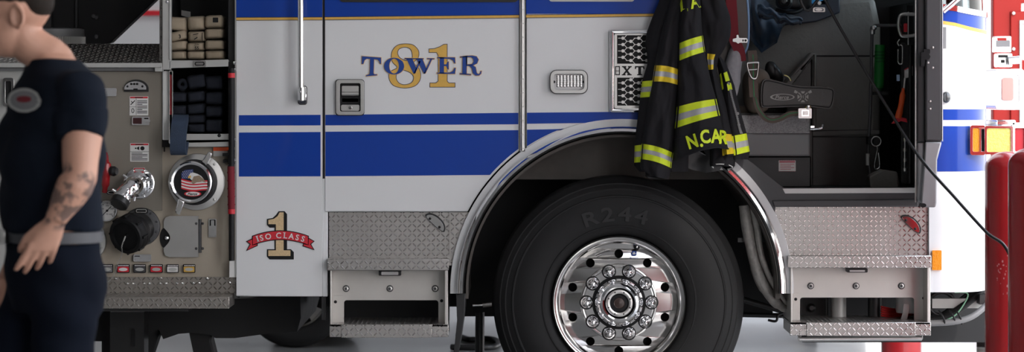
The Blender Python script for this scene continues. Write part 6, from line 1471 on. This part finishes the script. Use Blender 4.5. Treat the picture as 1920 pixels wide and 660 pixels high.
# arms
def arm(sh, el, wr):
    m1 = (sh * .5 + el * .5) + (sh - el).cross(U).normalized() * 0.004
    b.tube([sh + U * .01, sh * .75 + el * .25, m1, sh * .2 + el * .8, el, el * .8 + wr * .2, el * .5 + wr * .5, el * .15 + wr * .85, wr], [.058, .056, .055, .049, .046, .050, .044, .032, .029], 20)
arm(shL, elL, wrL); arm(shR, elR, wrR)
def hand(w0, d, ac, inn, thumb_side=1):
    """palm and five fingers: d along the hand, ac from little finger to index, inn towards the palm side"""
    d, ac = d.normalized(), (ac - d * ac.dot(d)).normalized(); inn = (inn - d * inn.dot(d) - ac * inn.dot(ac)).normalized()
    rings = []
    for f, hw, ht in ((-.01, .027, .024), (.02, .033, .020), (.05, .041, .017), (.078, .043, .015), (.094, .041, .012)):
        c = w0 + d * f + inn * (.004 * math.sin(f * 30)); rings.append([c + ac * (hw * math.cos(t)) + inn * (ht * math.sin(t)) for t in [2 * PI * k / 20 for k in range(20)]])
    b.loft(rings)
    for i, (off, L, r, cu, sp) in enumerate(((.0335, .070, .0092, .24, .10), (.0115, .080, .0096, .36, .02), (-.0115, .074, .0092, .50, -.06), (-.0335, .058, .0082, .66, -.16))):
        p = w0 + d * .085 + ac * off; pts = [p - d * .015, p]; dd = (d + ac * sp).normalized(); an = cu * .4
        for sgm, l in enumerate((.46, .30, .24)):
            an += (cu * .5 if sgm else cu * .25); dr = dd * math.cos(an) + inn * math.sin(an); p = p + dr * (L * l); pts.append(p)
        b.tube(pts, [r * 1.05, r * 1.1, r * 1.02, r * .96, r * .80], 12, smooth=3); ellip(b, pts[-1], r * .8, r * .8, r * .8, n=10)
    p = w0 + d * .022 + ac * .026 + inn * .008
    b.tube([w0 + d * .005 + ac * .012, p, p + d * .030 + ac * .022 + inn * .012, p + d * .058 + ac * .026 + inn * .020, p + d * .078 + ac * .024 + inn * .026], [.016, .0145, .0122, .0108, .0085], 12, smooth=3)
hand(wrL, P(62, 500, -4.53) - wrL, Vector((-1, -.25, 0)), Vector((.1, 1, -.05)))
hand(wrR, F * .35 + U * -1, F, Lt)
# legs down to the ankle
def legm(mm, hip, knee, ank, g=0.0):
    mm.tube([hip + U * .05, hip, hip * .5 + knee * .5, knee, knee * .65 + ank * .35, ank * .8 + knee * .2, ank], [.082 + g, .084 + g, .074 + g, .058 + g, .056 + g * 1.3, .042 + g * 2, .038 + g * 2.2], 24, smooth=3)
legm(b, hipL, kneeL, ankL); legm(b, hipR, kneeR, ankR)
for a in (ankL, ankR): b.tube([a, a + U * -.03 + F * .02, a + U * -.045 + F * .10], [.036, .036, .03], 14)
body = voxel(b, 'body', 'skin', PE, .0048, 3)
def ink(m, c, rad):
    """dark tattoo pattern on the forearm"""
    nt = m.node_tree; N = nt.nodes; L = nt.links; bs = N['Principled BSDF']; tc = next(n for n in N if n.type == 'TEX_COORD')
    ds = N.new('ShaderNodeVectorMath'); ds.operation = 'DISTANCE'; L.new(tc.outputs['Object'], ds.inputs[0]); ds.inputs[1].default_value = c
    lt = N.new('ShaderNodeMapRange'); lt.inputs[1].default_value = rad; lt.inputs[2].default_value = rad * .8; L.new(ds.outputs['Value'], lt.inputs[0])
    nz = N.new('ShaderNodeTexNoise'); nz.inputs['Scale'].default_value = 28; nz.inputs['Detail'].default_value = 3; L.new(tc.outputs['Object'], nz.inputs['Vector'])
    th = N.new('ShaderNodeMapRange'); th.inputs[1].default_value = .47; th.inputs[2].default_value = .53; L.new(nz.outputs['Fac'], th.inputs[0])
    mu = N.new('ShaderNodeMath'); mu.operation = 'MULTIPLY'; L.new(lt.outputs[0], mu.inputs[0]); L.new(th.outputs[0], mu.inputs[1])
    m2 = N.new('ShaderNodeMath'); m2.operation = 'MULTIPLY'; L.new(mu.outputs[0], m2.inputs[0]); m2.inputs[1].default_value = .75
    mx = N.new('ShaderNodeMix'); mx.data_type = 'RGBA'; L.new(m2.outputs[0], mx.inputs[0]); L.new(bs.inputs['Base Color'].links[0].from_socket, mx.inputs[6]); mx.inputs[7].default_value = (.06, .05, .05, 1)
    L.new(mx.outputs[2], bs.inputs['Base Color'])
ink(MT['skin'], elL * .52 + wrL * .48 + Vector((0, -.03, 0)), .10)
# hair over the crown and back of the head
h = MB(); ellip(h, hp(-.012, 0, .060), .102, .083, .088, hF, hL, hU, 32); ellip(h, hp(-.050, 0, .030), .063, .074, .062, hF, hL, hU, 28)
voxel(h, 'hair', 'hair', PE, .006, 3)
for s_ in (-1, 1):
    m = MB(); ellip(m, hp(.077, s_ * .031, .004), .0125, .0125, .0125, hF, hL, hU, 16); m.mat(1); ellip(m, hp(.0875, s_ * .031, .004), .004, .0055, .0055, hF, hL, hU, 12); m.build('eye', ['white2', 'hair'], PE)
    m = MB(); m.tube([hp(.094, s_ * .014, .027), hp(.096, s_ * .032, .032), hp(.086, s_ * .048, .026)], [.004, .0045, .003], 8, smooth=3); m.build('eyebrow', 'hair', PE)
# T-shirt with a sleeve on each arm
t_ = MB()
t_.loft([tring(z, g) for z, g in ((1.065, .020), (1.08, .018), (1.15, .014), (1.22, .012), (1.29, .012), (1.36, .012), (1.42, .011), (1.46, .011), (1.49, .011), (1.52, .010), (1.538, .010))])
for sh, el in ((shL, elL), (shR, elR)):
    t_.tube([sh + (base + U * 1.40 - sh) * .35, sh + U * .012, sh * .72 + el * .28, sh * .50 + el * .50, sh * .46 + el * .54], [.070, .069, .066, .066, .067], 24, smooth=3)
sh_ = voxel(t_, 't_shirt', 'shirt', PE, .008, 5)
# soft cloth folds pushed into the shirt
for v in sh_.data.vertices:
    n_ = v.normal.copy(); c = v.co; k = .006 * math.sin(c.z * 38 + c.x * 30 + 4 * noise.noise(Vector((c.x * 6, c.y * 6, c.z * 5)))) + .008 * noise.noise(Vector((c.x * 9, c.y * 9, c.z * 6)))
    v.co = c + n_ * k * (1.0 if c.z < 1.40 else .4)
# chest print, wrapped on the cloth
def chest(px, py, off=.030):
    z = Z(py, PY - .17); r = tring(z, off); n = len(r); best = None
    for i in range(n):
        a, c = r[i], r[(i + 1) % n]
        for f in (0, .25, .5, .75):
            q_ = a * (1 - f) + c * f
            if q_.y > PY - .02: continue
            s_ = abs(960 + q_.x * D * K / (D + q_.y) - px)
            if best is None or s_ < best[0]: best = (s_, q_)
    return best[1]
def patch2(m, cx, cy, rx, ry, off, n=28):
    c = chest(cx, cy, off); ring = [chest(cx + rx * math.cos(2 * PI * k / n), cy + ry * math.sin(2 * PI * k / n), off) for k in range(n)]; half = [(p + c) / 2 for p in ring]
    m.add([c] + half + ring, [(0, 1 + k, 1 + (k + 1) % n) for k in range(n)] + [(1 + k, 1 + n + k, 1 + n + (k + 1) % n, 1 + (k + 1) % n) for k in range(n)])
m = MB(); patch2(m, 45, 188, 31, 23, .024); m.mat(1); patch2(m, 45, 188, 26, 18, .0255); m.mat(2); patch2(m, 45, 186, 15, 6, .027); m.build('chest_print', ['alupaint', 'seatgrey', 'maroon'], sh_, fixn=False)
# belt and trousers
m = MB(); m.loft([tring(z, g) for z, g in ((1.035, .014), (1.037, .019), (1.066, .019), (1.068, .013))]); bl = m.build('belt', mat('dark_web_belt', (.05, .052, .06), .5), PE)
m = MB(); c_ = tring(1.051, .020)[0]; 
m.box(c_.x - .012, c_.x + .004, c_.y - .03, c_.y + .02, 1.032, 1.07); m.build('buckle', 'alu', bl, bevel=.003)
q_ = MB(); q_.loft([tring(z, g) for z, g in ((.84, .012), (.90, .020), (.96, .018), (1.0, .016), (1.04, .016))])
legm(q_, hipL, kneeL, ankL, .013); legm(q_, hipR, kneeR, ankR, .013)
tr = voxel(q_, 'trousers', 'trousers', PE, .009, 5)
for v in tr.data.vertices:
    c = v.co; v.co = c + v.normal * (.006 * noise.noise(Vector((c.x * 11, c.y * 11, c.z * 7))) + .004 * math.sin(c.z * 45 + c.x * 25))
# boots
for a, lift in ((ankL, 1), (ankR, 0)):
    dn = -U; z0 = 0.0
    m = MB(); heel = Vector((a.x, a.y, 0)) - F * .05
    sec = ((0, .034, .11), (.03, .038, .12), (.09, .040, .105), (.15, .044, .075), (.21, .043, .06), (.255, .030, .045), (.27, .015, .03))
    tilt = R_(-14) if lift else 0.0
    rings = []
    for f, hw, ht in sec:
        zoff = (.27 - f) * math.tan(R_(14)) if lift else 0
        c = heel + F * f
        rings.append([c + Lt * (hw * math.cos(t) ** 1) + U * (zoff + max(0.0, ht * (math.sin(t) * .5 + .5))) for t in [2 * PI * k / 18 for k in range(18)]])
    m.loft(rings); m.tube([heel + F * .05 + U * .09, a + U * .06], [.048, .05], 18); m.build('boot', 'belt', PE, angle=60)
# ------------------------------------------------------------------ pickup standing beyond the fire truck, seen beneath it
VH = thing('pickup_truck', 'dark pickup beyond the fire truck, only its wheels and underside showing beneath', 'pickup', (X(1190, 4.3), 4.6, 0))
Yv = 3.75
sv = lambda px: X(px, Yv)
rw = (649 - 552) * (D + Yv) / (D * K)
for cx in (552, 1846):
    for yy, nm in ((Yv, 'near'), (Yv + 1.5, 'far')):
        w_ = bpy.data.objects.new('wheel', None); COL.objects.link(w_); w_.parent = VH; w_.matrix_parent_inverse = Matrix.Translation(-VH.location)
        rr_ = Z(552, Yv)
        c_ = (sv(cx), yy, rr_); R = rr_
        m = MB(); pr = [(.60 * R, .02), (.63 * R, -.0), (.70 * R, -.012), (.85 * R, -.012), (.95 * R, .002), (R, .03), (R, .22), (.9 * R, .25), (.6 * R, .25)]
        m.lathe([(r, -y) for r, y in pr], c_, seg=64); m.build('tyre', 'under', w_)
        m = MB(); m.lathe([(.64 * R, 0), (.62 * R, .008), (.585 * R, .006), (.57 * R, -.03), (.56 * R, -.08)], c_, seg=56); m.lathe([(.16 * R, 0.0), (.14 * R, .01), (0, .012)], c_, seg=24)
        for k in range(6):
            a = 2 * PI * k / 6 + .3; d_ = Vector((math.cos(a), 0, math.sin(a))); p_ = Vector((-math.sin(a), 0, math.cos(a)))
            cc_ = Vector(c_); m.loft([[cc_ + d_ * (f * R) + p_ * (hw * R * s_) + Vector((0, y, 0)) for s_, y in ((-1, .0), (1, .0), (1, .03), (-1, .03))] for f, hw in ((.12, .10), (.35, .075), (.58, .15))])
        m.build('rim', 'rim', w_)
        m = MB(); m.lathe([(0, -.09), (.55 * R, -.09)], c_, seg=32); m.build('brake', 'under', w_)
m = MB()
x0, x1 = sv(330), sv(2060)
out = [(x0, .42), (sv(420), .36)] + [(sv(552) + 0.40 * math.cos(a), Z(552, Yv) + .40 * math.sin(a)) for a in [R_(185 - k * 19) for k in range(11)]] + [(sv(690), .30), (sv(1710), .30)] + [(sv(1846) + 0.40 * math.cos(a), Z(552, Yv) + .40 * math.sin(a)) for a in [R_(185 - k * 19) for k in range(11)]] + [(x1, .42), (x1, .95), (sv(1750), 1.05), (sv(1560), 1.08), (sv(1400), 1.62), (sv(1020), 1.66), (sv(900), 1.1), (x0, 1.08)]
m.prism([out], Yv - .04, Yv + 1.74)
m.build('body', mat('dark_car_paint', (.012, .013, .018), .3, coat=.7), VH, bevel=.03)
m = MB(); m.box(x0 + .1, x1 - .2, Yv + .3, Yv + 1.4, .26, .42); m.build('underbody', 'under', VH)
# loose hose lying on the floor beyond the front wheel
m = MB(); Yh = 3.62; pz = .016
m.tube([(X(846, Yh), Yh + .02, pz), (X(880, Yh), Yh - .02, pz), (X(925, Yh), Yh + .02, pz), (X(934, Yh + .3), Yh + .35, pz), (X(915, Yh + .5), Yh + .55, pz), (X(880, Yh + .5), Yh + .5, pz), (X(858, Yh + .7), Yh + .8, pz)], .016, 10, smooth=8)
o = m.build('air_hose', 'dkplastic', None, base=True); tag(o, 'black hose looped on the floor behind the mud flap', 'hose')
